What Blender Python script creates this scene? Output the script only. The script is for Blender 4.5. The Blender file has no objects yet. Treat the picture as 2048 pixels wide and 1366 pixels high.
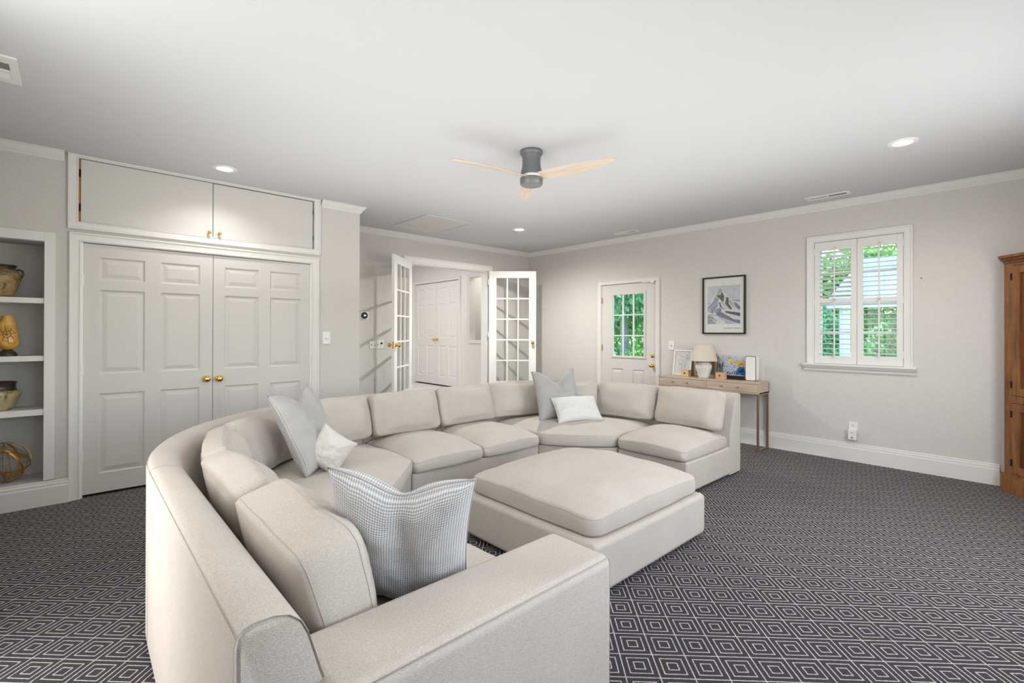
import bpy, bmesh, math, random
from math import sin, cos, pi, radians as R_
from mathutils import Vector, Matrix, noise

random.seed(7)
S = bpy.context.scene
COL = S.collection

# ------------------------------------------------------------------ camera
CAM_YAW, CAM_PITCH, CAM_ROLL, CAM_H = 0.82641, 0.0029, 0.0025, 1.3354
cd = bpy.data.cameras.new('camera')
cam = bpy.data.objects.new('camera', cd); COL.objects.link(cam)
F = Vector((cos(CAM_YAW), sin(CAM_YAW), 0)); Rt = Vector((sin(CAM_YAW), -cos(CAM_YAW), 0)); Up = Vector((0, 0, 1))
F2 = F*cos(CAM_PITCH)+Up*sin(CAM_PITCH); U2 = -F*sin(CAM_PITCH)+Up*cos(CAM_PITCH)
R3 = Rt*cos(CAM_ROLL)+U2*sin(CAM_ROLL); U3 = -Rt*sin(CAM_ROLL)+U2*cos(CAM_ROLL)
mw = Matrix((R3, U3, -F2)).transposed().to_4x4(); mw.translation = Vector((0, 0, CAM_H))
cam.matrix_world = mw
cd.sensor_width = 36.0; cd.sensor_fit = 'HORIZONTAL'; cd.lens = 36.0*954.47/2048
cd.shift_y = -(683-661.45)/2048; cd.clip_start = 0.05; cd.clip_end = 200
S.camera = cam

# ------------------------------------------------------------------ view, world, sun, added fill lights
S.view_settings.view_transform = 'Standard'; S.view_settings.look = 'None'
S.view_settings.exposure = -0.05; S.view_settings.gamma = 1.0; S.view_settings.use_curve_mapping = False
w = bpy.data.worlds.new('world'); S.world = w; w.use_nodes = True
nt = w.node_tree; sky = nt.nodes.new('ShaderNodeTexSky'); sky.sky_type = 'NISHITA'
sky.sun_disc = False; sky.sun_elevation = R_(48); sky.sun_rotation = R_(20); sky.air_density = 1.2; sky.dust_density = 1.0
nt.links.new(sky.outputs[0], nt.nodes['Background'].inputs[0]); nt.nodes['Background'].inputs[1].default_value = 0.85
sd = bpy.data.lights.new('sun', 'SUN'); sd.energy = 7.0; sd.angle = R_(1.0); sd.color = (1, .96, .88)
so = bpy.data.objects.new('sun', sd); COL.objects.link(so)
so.rotation_euler = Vector((0.02, -0.75, -0.66)).to_track_quat('-Z', 'Y').to_euler(); so.location = (8, 20, 20)

def area(name, loc, direction, sx, sy, power, color=(1, 1, 1)):
    d = bpy.data.lights.new(name, 'AREA'); d.shape = 'RECTANGLE'; d.size = sx; d.size_y = sy; d.energy = power; d.color = color
    o = bpy.data.objects.new(name, d); COL.objects.link(o); o.location = loc
    o.rotation_euler = Vector(direction).to_track_quat('-Z', 'Z').to_euler(); return o
# unseen area lights added along the two walls behind the camera, soft fill
area('window_daylight', (1.35, -0.60, 1.45), (0, 1, -.12), 1.7, 1.4, 20, (1, .985, .97))
area('window_daylight', (3.55, -0.60, 1.45), (0, 1, -.12), 1.7, 1.4, 47, (1, .985, .97))
area('window_daylight', (-0.55, 2.3, 1.15), (1, 0, 0), 3.0, 1.1, 46, (1, .985, .97))
# unseen area light added to throw a broad, even wash on the ceiling
area('bounced_wash', (2.55, 2.65, 1.70), (0, 0, 1), 4.0, 3.8, 37, (1, .985, .965))
DOWN_W = 13

# ------------------------------------------------------------------ main dimensions (metres)
XR, YC, YB, ZC = 5.986, 5.123, 6.045, 2.735     # right wall, closet wall, back wall, ceiling
XL, YN = -0.65, -0.70                            # walls behind the camera
HF = 0.27                                        # hall floor, one step up

# ------------------------------------------------------------------ materials
def mat(name, color, rough=.6, metal=0, spec=.4, var=0, vscale=8, bump=0, bscale=200, aniso=None, sheen=0, coat=0, detail=3):
    m = bpy.data.materials.new(name); m.use_nodes = True; n = m.node_tree.nodes; l = m.node_tree.links
    b = n['Principled BSDF']; b.inputs['Base Color'].default_value = (*color, 1); b.inputs['Roughness'].default_value = rough
    b.inputs['Metallic'].default_value = metal; b.inputs['Specular IOR Level'].default_value = spec
    if sheen: b.inputs['Sheen Weight'].default_value = sheen
    if coat: b.inputs['Coat Weight'].default_value = coat
    tc = n.new('ShaderNodeTexCoord'); src = tc.outputs['Object']
    if aniso:
        mp = n.new('ShaderNodeMapping'); mp.inputs['Scale'].default_value = aniso; l.new(src, mp.inputs[0]); src = mp.outputs[0]
    if var:
        t = n.new('ShaderNodeTexNoise'); t.inputs['Scale'].default_value = vscale; t.inputs['Detail'].default_value = detail; l.new(src, t.inputs['Vector'])
        r = n.new('ShaderNodeValToRGB'); r.color_ramp.elements[0].position = .3; r.color_ramp.elements[1].position = .7
        r.color_ramp.elements[0].color = (*[c*(1-var) for c in color], 1); r.color_ramp.elements[1].color = (*[min(1, c*(1+var)) for c in color], 1)
        l.new(t.outputs[0], r.inputs[0]); l.new(r.outputs[0], b.inputs['Base Color'])
    if bump:
        t = n.new('ShaderNodeTexNoise'); t.inputs['Scale'].default_value = bscale; t.inputs['Detail'].default_value = 2; l.new(src, t.inputs['Vector'])
        bp = n.new('ShaderNodeBump'); bp.inputs['Strength'].default_value = bump; bp.inputs['Distance'].default_value = .002
        l.new(t.outputs[0], bp.inputs['Height']); l.new(bp.outputs[0], b.inputs['Normal'])
    return m

def weave(name, c1, c2, scale, strength=.5, rough=.9, blotch=.06, ratio=1.0, dist=.0015, uv=False):
    """woven cloth: two crossed thread waves, colour and relief"""
    m = bpy.data.materials.new(name); m.use_nodes = True; n = m.node_tree.nodes; l = m.node_tree.links
    b = n['Principled BSDF']; b.inputs['Roughness'].default_value = rough; b.inputs['Specular IOR Level'].default_value = .15
    b.inputs['Sheen Weight'].default_value = .12
    tc = n.new('ShaderNodeTexCoord'); src = tc.outputs['UV' if uv else 'Object']
    ns = n.new('ShaderNodeTexNoise'); ns.inputs['Scale'].default_value = scale*.35; ns.inputs['Detail'].default_value = 3; l.new(src, ns.inputs[0])
    mixv = n.new('ShaderNodeVectorMath'); mixv.operation = 'MULTIPLY_ADD'
    l.new(ns.outputs['Color'], mixv.inputs[0]); mixv.inputs[1].default_value = (.22/scale,)*3; l.new(src, mixv.inputs[2])
    outs = []
    for ax in (['X', 'Y'] if uv else ['X', 'Y', 'Z']):
        wv = n.new('ShaderNodeTexWave'); wv.wave_type = 'BANDS'; wv.bands_direction = ax
        wv.inputs['Scale'].default_value = scale*(ratio if ax == 'Y' else 1)/2; wv.inputs['Distortion'].default_value = .35
        l.new(mixv.outputs[0], wv.inputs[0]); outs.append(wv.outputs['Fac'])
    a = outs[0]
    for o in outs[1:]:
        mm = n.new('ShaderNodeMath'); mm.operation = 'ADD'; l.new(a, mm.inputs[0]); l.new(o, mm.inputs[1]); a = mm.outputs[0]
    dv = n.new('ShaderNodeMath'); dv.operation = 'MULTIPLY_ADD'; l.new(a, dv.inputs[0]); dv.inputs[1].default_value = 1/len(outs)
    n2 = n.new('ShaderNodeTexNoise'); n2.inputs['Scale'].default_value = 7 if not uv else 9; n2.inputs['Detail'].default_value = 6; l.new(src, n2.inputs[0])
    s2 = n.new('ShaderNodeMath'); s2.operation = 'MULTIPLY_ADD'; l.new(n2.outputs[0], s2.inputs[0]); s2.inputs[1].default_value = blotch*10; s2.inputs[2].default_value = -blotch*5
    l.new(s2.outputs[0], dv.inputs[2])
    r = n.new('ShaderNodeValToRGB'); r.color_ramp.elements[0].position = .15; r.color_ramp.elements[1].position = .85
    r.color_ramp.elements[0].color = (*c1, 1); r.color_ramp.elements[1].color = (*c2, 1)
    l.new(dv.outputs[0], r.inputs[0]); l.new(r.outputs[0], b.inputs['Base Color'])
    bp = n.new('ShaderNodeBump'); bp.inputs['Strength'].default_value = strength; bp.inputs['Distance'].default_value = dist
    l.new(a, bp.inputs['Height']); l.new(bp.outputs[0], b.inputs['Normal'])
    return m

def upholstery(name, c1, c2):
    """fine basket cloth: two crossed sets of stretched thread noise"""
    m = bpy.data.materials.new(name); m.use_nodes = True; n = m.node_tree.nodes; l = m.node_tree.links
    b = n['Principled BSDF']; b.inputs['Roughness'].default_value = .92; b.inputs['Specular IOR Level'].default_value = .12; b.inputs['Sheen Weight'].default_value = .1
    tc = n.new('ShaderNodeTexCoord'); acc = None
    for sc in ((130, 520, 520), (520, 130, 520), (300, 300, 620)):
        mp = n.new('ShaderNodeMapping'); mp.inputs['Scale'].default_value = sc; l.new(tc.outputs['Object'], mp.inputs[0])
        t = n.new('ShaderNodeTexNoise'); t.inputs['Scale'].default_value = 1; t.inputs['Detail'].default_value = 1.5; l.new(mp.outputs[0], t.inputs[0])
        if acc is None: acc = t.outputs[0]
        else:
            a = n.new('ShaderNodeMath'); a.operation = 'ADD'; l.new(acc, a.inputs[0]); l.new(t.outputs[0], a.inputs[1]); acc = a.outputs[0]
    t = n.new('ShaderNodeTexNoise'); t.inputs['Scale'].default_value = 5; t.inputs['Detail'].default_value = 5; l.new(tc.outputs['Object'], t.inputs[0])
    a = n.new('ShaderNodeMath'); a.operation = 'MULTIPLY_ADD'; l.new(t.outputs[0], a.inputs[0]); a.inputs[1].default_value = .35; l.new(acc, a.inputs[2])
    r = n.new('ShaderNodeMapRange'); r.inputs[1].default_value = 1.25; r.inputs[2].default_value = 2.1; l.new(a.outputs[0], r.inputs[0])
    mx = n.new('ShaderNodeMixRGB'); mx.inputs[1].default_value = (*c1, 1); mx.inputs[2].default_value = (*c2, 1); l.new(r.outputs[0], mx.inputs[0]); l.new(mx.outputs[0], b.inputs['Base Color'])
    bp = n.new('ShaderNodeBump'); bp.inputs['Strength'].default_value = .45; bp.inputs['Distance'].default_value = .0015; l.new(acc, bp.inputs['Height']); l.new(bp.outputs[0], b.inputs['Normal'])
    return m

def wood(name, c1, c2, rough=.5, axis='Z', scale=6, spec=.3):
    m = bpy.data.materials.new(name); m.use_nodes = True; n = m.node_tree.nodes; l = m.node_tree.links
    b = n['Principled BSDF']; b.inputs['Roughness'].default_value = rough; b.inputs['Specular IOR Level'].default_value = spec
    tc = n.new('ShaderNodeTexCoord'); mp = n.new('ShaderNodeMapping'); k = {'X': (.12, 1, 1), 'Y': (1, .12, 1), 'Z': (1, 1, .12)}[axis]
    mp.inputs['Scale'].default_value = [c*scale for c in k]; l.new(tc.outputs['Object'], mp.inputs[0])
    t = n.new('ShaderNodeTexNoise'); t.inputs['Scale'].default_value = 4; t.inputs['Detail'].default_value = 8; t.inputs['Distortion'].default_value = 1.2; l.new(mp.outputs[0], t.inputs[0])
    t2 = n.new('ShaderNodeTexNoise'); t2.inputs['Scale'].default_value = 25; t2.inputs['Detail'].default_value = 4; l.new(mp.outputs[0], t2.inputs[0])
    ad = n.new('ShaderNodeMath'); ad.operation = 'MULTIPLY_ADD'; l.new(t2.outputs[0], ad.inputs[0]); ad.inputs[1].default_value = .4; l.new(t.outputs[0], ad.inputs[2])
    r = n.new('ShaderNodeValToRGB'); r.color_ramp.elements[0].position = .45; r.color_ramp.elements[1].position = .95
    r.color_ramp.elements[0].color = (*c1, 1); r.color_ramp.elements[1].color = (*c2, 1)
    l.new(ad.outputs[0], r.inputs[0]); l.new(r.outputs[0], b.inputs['Base Color'])
    bp = n.new('ShaderNodeBump'); bp.inputs['Strength'].default_value = .25; bp.inputs['Distance'].default_value = .001; l.new(ad.outputs[0], bp.inputs['Height']); l.new(bp.outputs[0], b.inputs['Normal'])
    return m

def emit(name, color, strength):
    m = bpy.data.materials.new(name); m.use_nodes = True; b = m.node_tree.nodes['Principled BSDF']
    b.inputs['Base Color'].default_value = (*color, 1); b.inputs['Emission Color'].default_value = (*color, 1); b.inputs['Emission Strength'].default_value = strength
    return m

def glass():
    m = bpy.data.materials.new('window_glass'); m.use_nodes = True; n = m.node_tree.nodes; l = m.node_tree.links
    n.remove(n['Principled BSDF']); out = n['Material Output']
    tr = n.new('ShaderNodeBsdfTransparent'); tr.inputs[0].default_value = (.985, .99, .988, 1)
    gl = n.new('ShaderNodeBsdfGlossy'); gl.inputs['Roughness'].default_value = .02
    lw = n.new('ShaderNodeLayerWeight'); lw.inputs[0].default_value = .5
    pw = n.new('ShaderNodeMath'); pw.operation = 'POWER'; l.new(lw.outputs['Facing'], pw.inputs[0]); pw.inputs[1].default_value = 4
    fr = n.new('ShaderNodeMath'); fr.operation = 'MULTIPLY_ADD'; l.new(pw.outputs[0], fr.inputs[0]); fr.inputs[1].default_value = .7; fr.inputs[2].default_value = .025
    mx = n.new('ShaderNodeMixShader'); l.new(fr.outputs[0], mx.inputs[0]); l.new(tr.outputs[0], mx.inputs[1]); l.new(gl.outputs[0], mx.inputs[2]); l.new(mx.outputs[0], out.inputs[0])
    return m

def carpet():
    m = bpy.data.materials.new('diamond_carpet'); m.use_nodes = True; n = m.node_tree.nodes; l = m.node_tree.links
    b = n['Principled BSDF']; b.inputs['Roughness'].default_value = .95; b.inputs['Specular IOR Level'].default_value = .1
    tc = n.new('ShaderNodeTexCoord'); sp = n.new('ShaderNodeSeparateXYZ')
    jn = n.new('ShaderNodeTexNoise'); jn.inputs['Scale'].default_value = 260; jn.inputs['Detail'].default_value = 1; l.new(tc.outputs['Object'], jn.inputs[0])
    jv = n.new('ShaderNodeVectorMath'); jv.operation = 'MULTIPLY_ADD'; l.new(jn.outputs['Color'], jv.inputs[0]); jv.inputs[1].default_value = (.005,)*3; l.new(tc.outputs['Object'], jv.inputs[2])
    l.new(jv.outputs[0], sp.inputs[0])
    def M(op, a, b_=None, c=None):
        x = n.new('ShaderNodeMath'); x.operation = op
        for i, v in enumerate((a, b_, c)):
            if v is None: continue
            if isinstance(v, (int, float)): x.inputs[i].default_value = v
            else: l.new(v, x.inputs[i])
        return x.outputs[0]
    r2 = 2**.5
    def coord(expr, period, off):
        q = M('MULTIPLY_ADD', expr, 1/(r2*period), -off+.5)
        q = M('FRACT', M('ADD', q, 400.0)); return M('MULTIPLY', M('ABSOLUTE', M('SUBTRACT', q, .5)), 2)
    a = coord(M('SUBTRACT', sp.outputs[0], sp.outputs[1]), .1335, .26)
    c = coord(M('ADD', sp.outputs[0], sp.outputs[1]), .1346, .42)
    mx = M('MAXIMUM', a, c)
    line = None
    for pos, hw in ((1.0, .036), (.655, .034), (.30, .034)):
        d = M('LESS_THAN', M('ABSOLUTE', M('SUBTRACT', mx, pos)), hw)
        line = d if line is None else M('MAXIMUM', line, d)
    fn = n.new('ShaderNodeTexNoise'); fn.inputs['Scale'].default_value = 420; fn.inputs['Detail'].default_value = 2; l.new(tc.outputs['Object'], fn.inputs[0])
    dark = n.new('ShaderNodeValToRGB'); dark.color_ramp.elements[0].color = (.030, .028, .034, 1); dark.color_ramp.elements[1].color = (.070, .066, .076, 1)
    dark.color_ramp.elements[0].position = .3; dark.color_ramp.elements[1].position = .7; l.new(fn.outputs[0], dark.inputs[0])
    lite = n.new('ShaderNodeValToRGB'); lite.color_ramp.elements[0].color = (.36, .33, .31, 1); lite.color_ramp.elements[1].color = (.62, .58, .55, 1)
    lite.color_ramp.elements[0].position = .3; lite.color_ramp.elements[1].position = .7; l.new(fn.outputs[0], lite.inputs[0])
    mix = n.new('ShaderNodeMixRGB'); l.new(line, mix.inputs[0]); l.new(dark.outputs[0], mix.inputs[1]); l.new(lite.outputs[0], mix.inputs[2])
    l.new(mix.outputs[0], b.inputs['Base Color'])
    h = M('MULTIPLY_ADD', line, .6, fn.outputs[0]); bp = n.new('ShaderNodeBump'); bp.inputs['Strength'].default_value = .5; bp.inputs['Distance'].default_value = .002
    l.new(h, bp.inputs['Height']); l.new(bp.outputs[0], b.inputs['Normal'])
    return m

WALLC = (.62, .598, .570)
M_wall = mat('greige_wall', WALLC, .85, var=.025, vscale=40, bump=.25, bscale=260, aniso=(1, 1, 1))
M_ceil = mat('ceiling_paint', (.615, .628, .642), .9, bump=.1, bscale=90)
M_trim = mat('white_trim', (.74, .725, .70), .45, bump=.05, bscale=60)
M_white = mat('bright_white_paint', (.82, .81, .79), .4)
M_door = mat('closet_door_paint', (.62, .60, .575), .5, bump=.05, bscale=80)
M_cab = mat('upper_cabinet_paint', (.64, .62, .59), .6, var=.02, vscale=3, bump=.15, bscale=30)
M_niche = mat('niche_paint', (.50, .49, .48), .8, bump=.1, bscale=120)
M_carpet = carpet()
M_brass = mat('polished_brass', (.80, .50, .14), .18, metal=1)
M_hingeb = mat('brass_hinge', (.55, .38, .16), .4, metal=1)
M_iron = mat('black_iron', (.02, .018, .016), .45, metal=.6)
M_black = mat('black_lacquer', (.018, .016, .015), .35)
M_raw = mat('raw_pine', (.36, .17, .07), .7, var=.25, vscale=20)
M_glass = glass()
M_sofa = upholstery('sofa_linen', (.43, .388, .343), (.625, .572, .515))
M_sofa_seam = mat('sofa_seam', (.45, .415, .37), .9)
M_pil_grey = weave('grey_linen', (.34, .33, .32), (.58, .565, .55), 110, .6, uv=True, blotch=.05)
M_pil_cream = weave('cream_linen', (.60, .57, .53), (.70, .67, .63), 120, .25, uv=True, blotch=.02)
M_pil_ivory = weave('ivory_linen', (.66, .65, .62), (.76, .75, .72), 140, .4, uv=True, blotch=.01)
M_pil_knit = weave('open_basket_weave', (.33, .33, .345), (.72, .71, .69), 84, .6, uv=True, blotch=.02, dist=.002)
M_fan = mat('fan_grey_metal', (.21, .22, .225), .45, metal=.5)
M_blade = wood('pale_ash', (.60, .49, .38), (.76, .66, .55), .5, 'X', 3)
M_oak = wood('washed_oak', (.42, .32, .235), (.60, .49, .38), .55, 'Y', 3)
M_bronze = mat('brushed_bronze', (.36, .25, .16), .38, metal=.75)
M_pine = wood('antique_pine', (.12, .043, .013), (.34, .145, .048), .42, 'Z', 5, .4)
M_pinep = wood('antique_pine_panel', (.10, .03, .010), (.22, .075, .026), .42, 'Z', 5, .4)
M_shade = mat('lamp_shade_linen', (.66, .585, .51), .9, bump=.4, bscale=300)
M_ceram = mat('cream_crackle_ceramic', (.74, .70, .65), .28, var=.04, vscale=30)
M_cube = wood('beech_cube', (.62, .38, .20), (.78, .54, .33), .5, 'Y', 8)
M_hall_tile = mat('white_floor_tile', (.72, .69, .67), .25, var=.03, vscale=4)
M_plate = mat('white_plastic', (.78, .765, .75), .35)
M_lens = emit('downlight_lens', (1, .97, .93), 14)
M_green1 = mat('leaves_mid', (.15, .40, .14), .5, var=.5, vscale=2.5, spec=.3)
M_green2 = mat('leaves_light', (.24, .46, .13), .5, var=.45, vscale=3)
M_green3 = mat('leaves_blue_green', (.25, .56, .30), .5, var=.5, vscale=2)
M_bark = mat('grey_bark', (.42, .42, .44), .9, var=.3, vscale=12, bump=.8, bscale=30)
M_lawn = mat('lawn_grass', (.20, .34, .09), .9, var=.35, vscale=3, bump=1, bscale=60)
M_roof = mat('pale_blue_roof', (.20, .30, .38), .5, var=.12, vscale=2)
M_post = mat('outdoor_white_paint', (.72, .76, .82), .5)

# ------------------------------------------------------------------ mesh builder
WM = {}
class G:
    def __init__(s): s.v = []; s.f = []; s.mi = []; s.cur = 0
    def add(s, vs, fs):
        o = len(s.v); s.v += [Vector(p) for p in vs]
        for f in fs: s.f.append([i+o for i in f]); s.mi.append(s.cur)
        return s
    def box(s, x0, x1, y0, y1, z0, z1):
        x0, x1 = min(x0, x1), max(x0, x1); y0, y1 = min(y0, y1), max(y0, y1); z0, z1 = min(z0, z1), max(z0, z1)
        return s.add([(x0, y0, z0), (x1, y0, z0), (x1, y1, z0), (x0, y1, z0), (x0, y0, z1), (x1, y0, z1), (x1, y1, z1), (x0, y1, z1)],
                     [(0, 3, 2, 1), (4, 5, 6, 7), (0, 1, 5, 4), (1, 2, 6, 5), (2, 3, 7, 6), (3, 0, 4, 7)])
    def prism(s, poly, z0, z1):
        n = len(poly)
        a = sum(poly[i][0]*poly[(i+1) % n][1]-poly[(i+1) % n][0]*poly[i][1] for i in range(n))
        if a < 0: poly = poly[::-1]
        return s.add([(x, y, z0) for x, y in poly]+[(x, y, z1) for x, y in poly],
                     [tuple(range(n))[::-1], tuple(range(n, 2*n))]+[(i, (i+1) % n, n+(i+1) % n, n+i) for i in range(n)])
    def lathe(s, prof, c=(0, 0, 0), seg=32, axis='Z', sy=1.0):
        vs = []; fs = []; m = len(prof)
        for r, z in prof:
            for k in range(seg):
                a = 2*pi*k/seg; p = (r*cos(a), r*sin(a)*sy, z)
                if axis == 'Y': p = (p[0], p[2], p[1])
                if axis == 'X': p = (p[2], p[0], p[1])
                vs.append((c[0]+p[0], c[1]+p[1], c[2]+p[2]))
        for i in range(m-1):
            for k in range(seg):
                q = (i*seg+k, i*seg+(k+1) % seg, (i+1)*seg+(k+1) % seg, (i+1)*seg+k)
                fs.append(q if axis != 'Y' else q[::-1])
        e0 = tuple(range(seg)); e1 = tuple(range((m-1)*seg, m*seg))
        fs += [e0[::-1], e1] if axis != 'Y' else [e0, e1[::-1]]
        return s.add(vs, fs)
    def tube(s, pts, r, seg=8, closed=False):
        pts = [Vector(p) for p in pts]; n = len(pts); vs = []; fs = []; prev = None
        for i, p in enumerate(pts):
            if closed: t = (pts[(i+1) % n]-pts[i-1]).normalized()
            else: t = (pts[min(i+1, n-1)]-pts[max(i-1, 0)]).normalized()
            if prev is None: a = t.orthogonal().normalized()
            else:
                a = prev-t*prev.dot(t)
                a = a.normalized() if a.length > 1e-6 else t.orthogonal().normalized()
            prev = a; b = t.cross(a)
            rr = r[i] if isinstance(r, (list, tuple)) else r
            vs += [p+(a*cos(2*pi*k/seg)+b*sin(2*pi*k/seg))*rr for k in range(seg)]
        for i in range(n if closed else n-1):
            j = (i+1) % n
            for k in range(seg): fs.append((i*seg+k, i*seg+(k+1) % seg, j*seg+(k+1) % seg, j*seg+k))
        if not closed: fs += [tuple(range(seg))[::-1], tuple(range((n-1)*seg, n*seg))]
        return s.add(vs, fs)
    def sweep(s, pts, b, prof, closed=False, side=1):
        """profile (d across, h along b) along a polyline, mitred at its corners"""
        pts = [Vector(p) for p in pts]; b = Vector(b).normalized(); n = len(pts); vs = []; fs = []; m = len(prof)
        segs = [(pts[(i+1) % n]-pts[i]).normalized() for i in range(n if closed else n-1)]
        nr = [q.cross(b)*side for q in segs]
        for i in range(n):
            if closed: n1, n2 = nr[i-1], nr[i]
            else: n1, n2 = nr[max(i-1, 0)], nr[min(i, n-2)]
            a = (n1+n2)/(1+n1.dot(n2)); vs += [pts[i]+a*d+b*h for d, h in prof]
        for i in range(n if closed else n-1):
            j = (i+1) % n
            for k in range(m): fs.append((i*m+k, j*m+k, j*m+(k+1) % m, i*m+(k+1) % m))
        if not closed: fs += [tuple(range(m)), tuple(range((n-1)*m, n*m))[::-1]]
        return s.add(vs, fs)
    def holes(s, u0, u1, z0, z1, hl, fn):
        us = sorted({u0, u1, *[h[0] for h in hl], *[h[1] for h in hl]}); zs = sorted({z0, z1, *[h[2] for h in hl], *[h[3] for h in hl]})
        for i in range(len(us)-1):
            run = None
            for j in range(len(zs)-1):
                cu, cz = (us[i]+us[i+1])/2, (zs[j]+zs[j+1])/2
                inside = any(h[0] < cu < h[1] and h[2] < cz < h[3] for h in hl)
                if not inside: run = [zs[j], zs[j+1]] if run is None else [run[0], zs[j+1]]
                if (inside or j == len(zs)-2) and run: s.box(*fn(us[i], us[i+1]), *run); run = None
        return s
    def xf(s, m): s.v = [m @ p for p in s.v]; return s
    def build(s, name, m, parent=None, smooth=0, bevel=0, seg=3, world=False, uv=None, kind=None, label=None):
        me = bpy.data.meshes.new(name); vs = s.v
        if world and parent is not None:
            inv = WM[parent.name].inverted(); vs = [inv @ p for p in vs]
        me.from_pydata([tuple(p) for p in vs], [], s.f)
        for q in (m if isinstance(m, (list, tuple)) else [m]): me.materials.append(q)
        if any(s.mi): me.polygons.foreach_set('material_index', s.mi)
        if uv:
            ul = me.uv_layers.new(name='UVMap')
            for lp in me.loops: ul.data[lp.index].uv = uv[lp.vertex_index]
        bm = bmesh.new(); bm.from_mesh(me); bmesh.ops.recalc_face_normals(bm, faces=bm.faces); bm.to_mesh(me); bm.free()
        o = bpy.data.objects.new(name, me); COL.objects.link(o)
        if smooth:
            me.shade_smooth()
            if smooth < 180: me.set_sharp_from_angle(angle=R_(smooth))
        if bevel:
            if not smooth: me.shade_smooth()
            bv = o.modifiers.new('bevel', 'BEVEL'); bv.width = bevel; bv.segments = seg; bv.limit_method = 'ANGLE'; bv.angle_limit = R_(40); bv.harden_normals = True
        if parent is not None:
            o.parent = parent; WM[o.name] = WM[parent.name]
        else: WM[o.name] = Matrix()
        if kind: o['kind'] = kind
        if label: o['label'] = label
        return o

def thing(name, label, cat, loc=(0, 0, 0), rz=0, group=None, kind=None):
    o = bpy.data.objects.new(name, None); COL.objects.link(o); o.empty_display_size = .1
    o.location = loc; o.rotation_euler = (0, 0, rz); WM[o.name] = Matrix.Translation(loc) @ Matrix.Rotation(rz, 4, 'Z')
    o['label'] = label; o['category'] = cat
    if group: o['group'] = group
    if kind: o['kind'] = kind
    return o
def tag(o, label, cat, group=None, kind=None):
    o['label'] = label; o['category'] = cat
    if group: o['group'] = group
    if kind: o['kind'] = kind
    return o
def struct(o, label, cat): return tag(o, label, cat, kind='structure')
def rekey(o, loc, rz=0):
    o.location = loc; o.rotation_euler = (0, 0, rz); return o
def dup(o, loc=None, rz=None, label=None, parent=None):
    c = o.copy(); COL.objects.link(c); c.parent = parent
    if loc is not None: c.location = loc
    if rz is not None: c.rotation_euler = (0, 0, rz)
    if label: c['label'] = label
    for ch in o.children: dup(ch, parent=c)
    return c
def slice_part(o, n, step, parent=None):
    """n-1 further copies of a part, each one step further on"""
    for k in range(1, n):
        c = o.copy(); COL.objects.link(c); c.parent = o.parent; c.location = Vector(o.location)+Vector(step)*k

# ------------------------------------------------------------------ setting: shell
g = G()
g.prism([(XL-.1, YN-.1), (XR+.02, YN-.1), (XR+.02, YB+.02), (2.3, YB+.02), (2.3, YC+.30), (XL-.1, YC+.30)], -.06, 0)
struct(g.build('floor', M_carpet), 'charcoal wall-to-wall carpet with nested pale diamond pattern', 'floor')
g = G().box(XL-.2, XR+.2, YN-.2, YB+.16, ZC, ZC+.15)
struct(g.build('ceiling', M_ceil), 'flat white painted ceiling with recessed lights', 'ceiling')

g = G().holes(YN-.15, YB+.15, -.06, ZC, [(3.535, 4.470, -.06, 2.055), (.838, 1.600, 1.00, 2.318)], lambda a, b: (XR, XR+.14, a, b))
struct(g.build('wall_right', M_wall), 'greige right wall with shuttered window and garden door', 'wall')
g = G().holes(2.38, XR, -.06, ZC, [(3.55, 5.02, -.06, 2.335)], lambda a, b: (a, b, YB, YB+.14))
struct(g.build('wall_back', M_wall), 'greige back wall around the french door opening', 'wall')
NX0, NX1 = -.60, -.160
g = G().holes(XL-.1, 2.38, -.06, ZC, [(.032, 1.872, 2.205, 2.712), (.049, 1.850, -.06, 2.048), (NX0, NX1, .180, 2.02)], lambda a, b: (a, b, YC, YC+.13))
g.box(2.25, 2.38, YC+.13, YB+.14, -.06, ZC)
struct(g.build('wall_left', M_wall), 'greige left wall holding closet doors, upper cabinet and display niche', 'wall')
g = G().holes(XL-.1, XR+.14, -.06, ZC, [(.5, 2.2, .8, 2.3), (2.7, 4.4, .8, 2.3)], lambda a, b: (a, b, YN-.12, YN))
struct(g.build('wall_near', M_wall), 'greige wall behind the viewpoint', 'wall')
g = G().box(XL-.12, XL, YN-.12, YC+.5, -.06, ZC)
struct(g.build('wall_side', M_wall), 'greige side wall left of the viewpoint', 'wall')
# closet interior and niche shell
g = G().box(.0, 1.9, YC+.6, YC+.64, 0, ZC).box(.0, 1.9, YC+.13, YC+.6, 2.12, 2.15)
g.box(-.04, .0, YC+.13, YC+.64, 0, ZC).box(1.9, 1.94, YC+.13, YC+.64, 0, ZC)
struct(g.build('wall_closet', M_niche), 'plain inner walls behind the closet doors', 'wall')
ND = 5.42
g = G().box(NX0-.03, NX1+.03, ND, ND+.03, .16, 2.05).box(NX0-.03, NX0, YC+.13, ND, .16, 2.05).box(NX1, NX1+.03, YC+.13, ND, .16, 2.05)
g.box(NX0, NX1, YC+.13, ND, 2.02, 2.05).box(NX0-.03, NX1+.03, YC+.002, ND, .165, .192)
struct(g.build('wall_niche', M_niche), 'grey painted back and sides of the display niche', 'wall')
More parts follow.
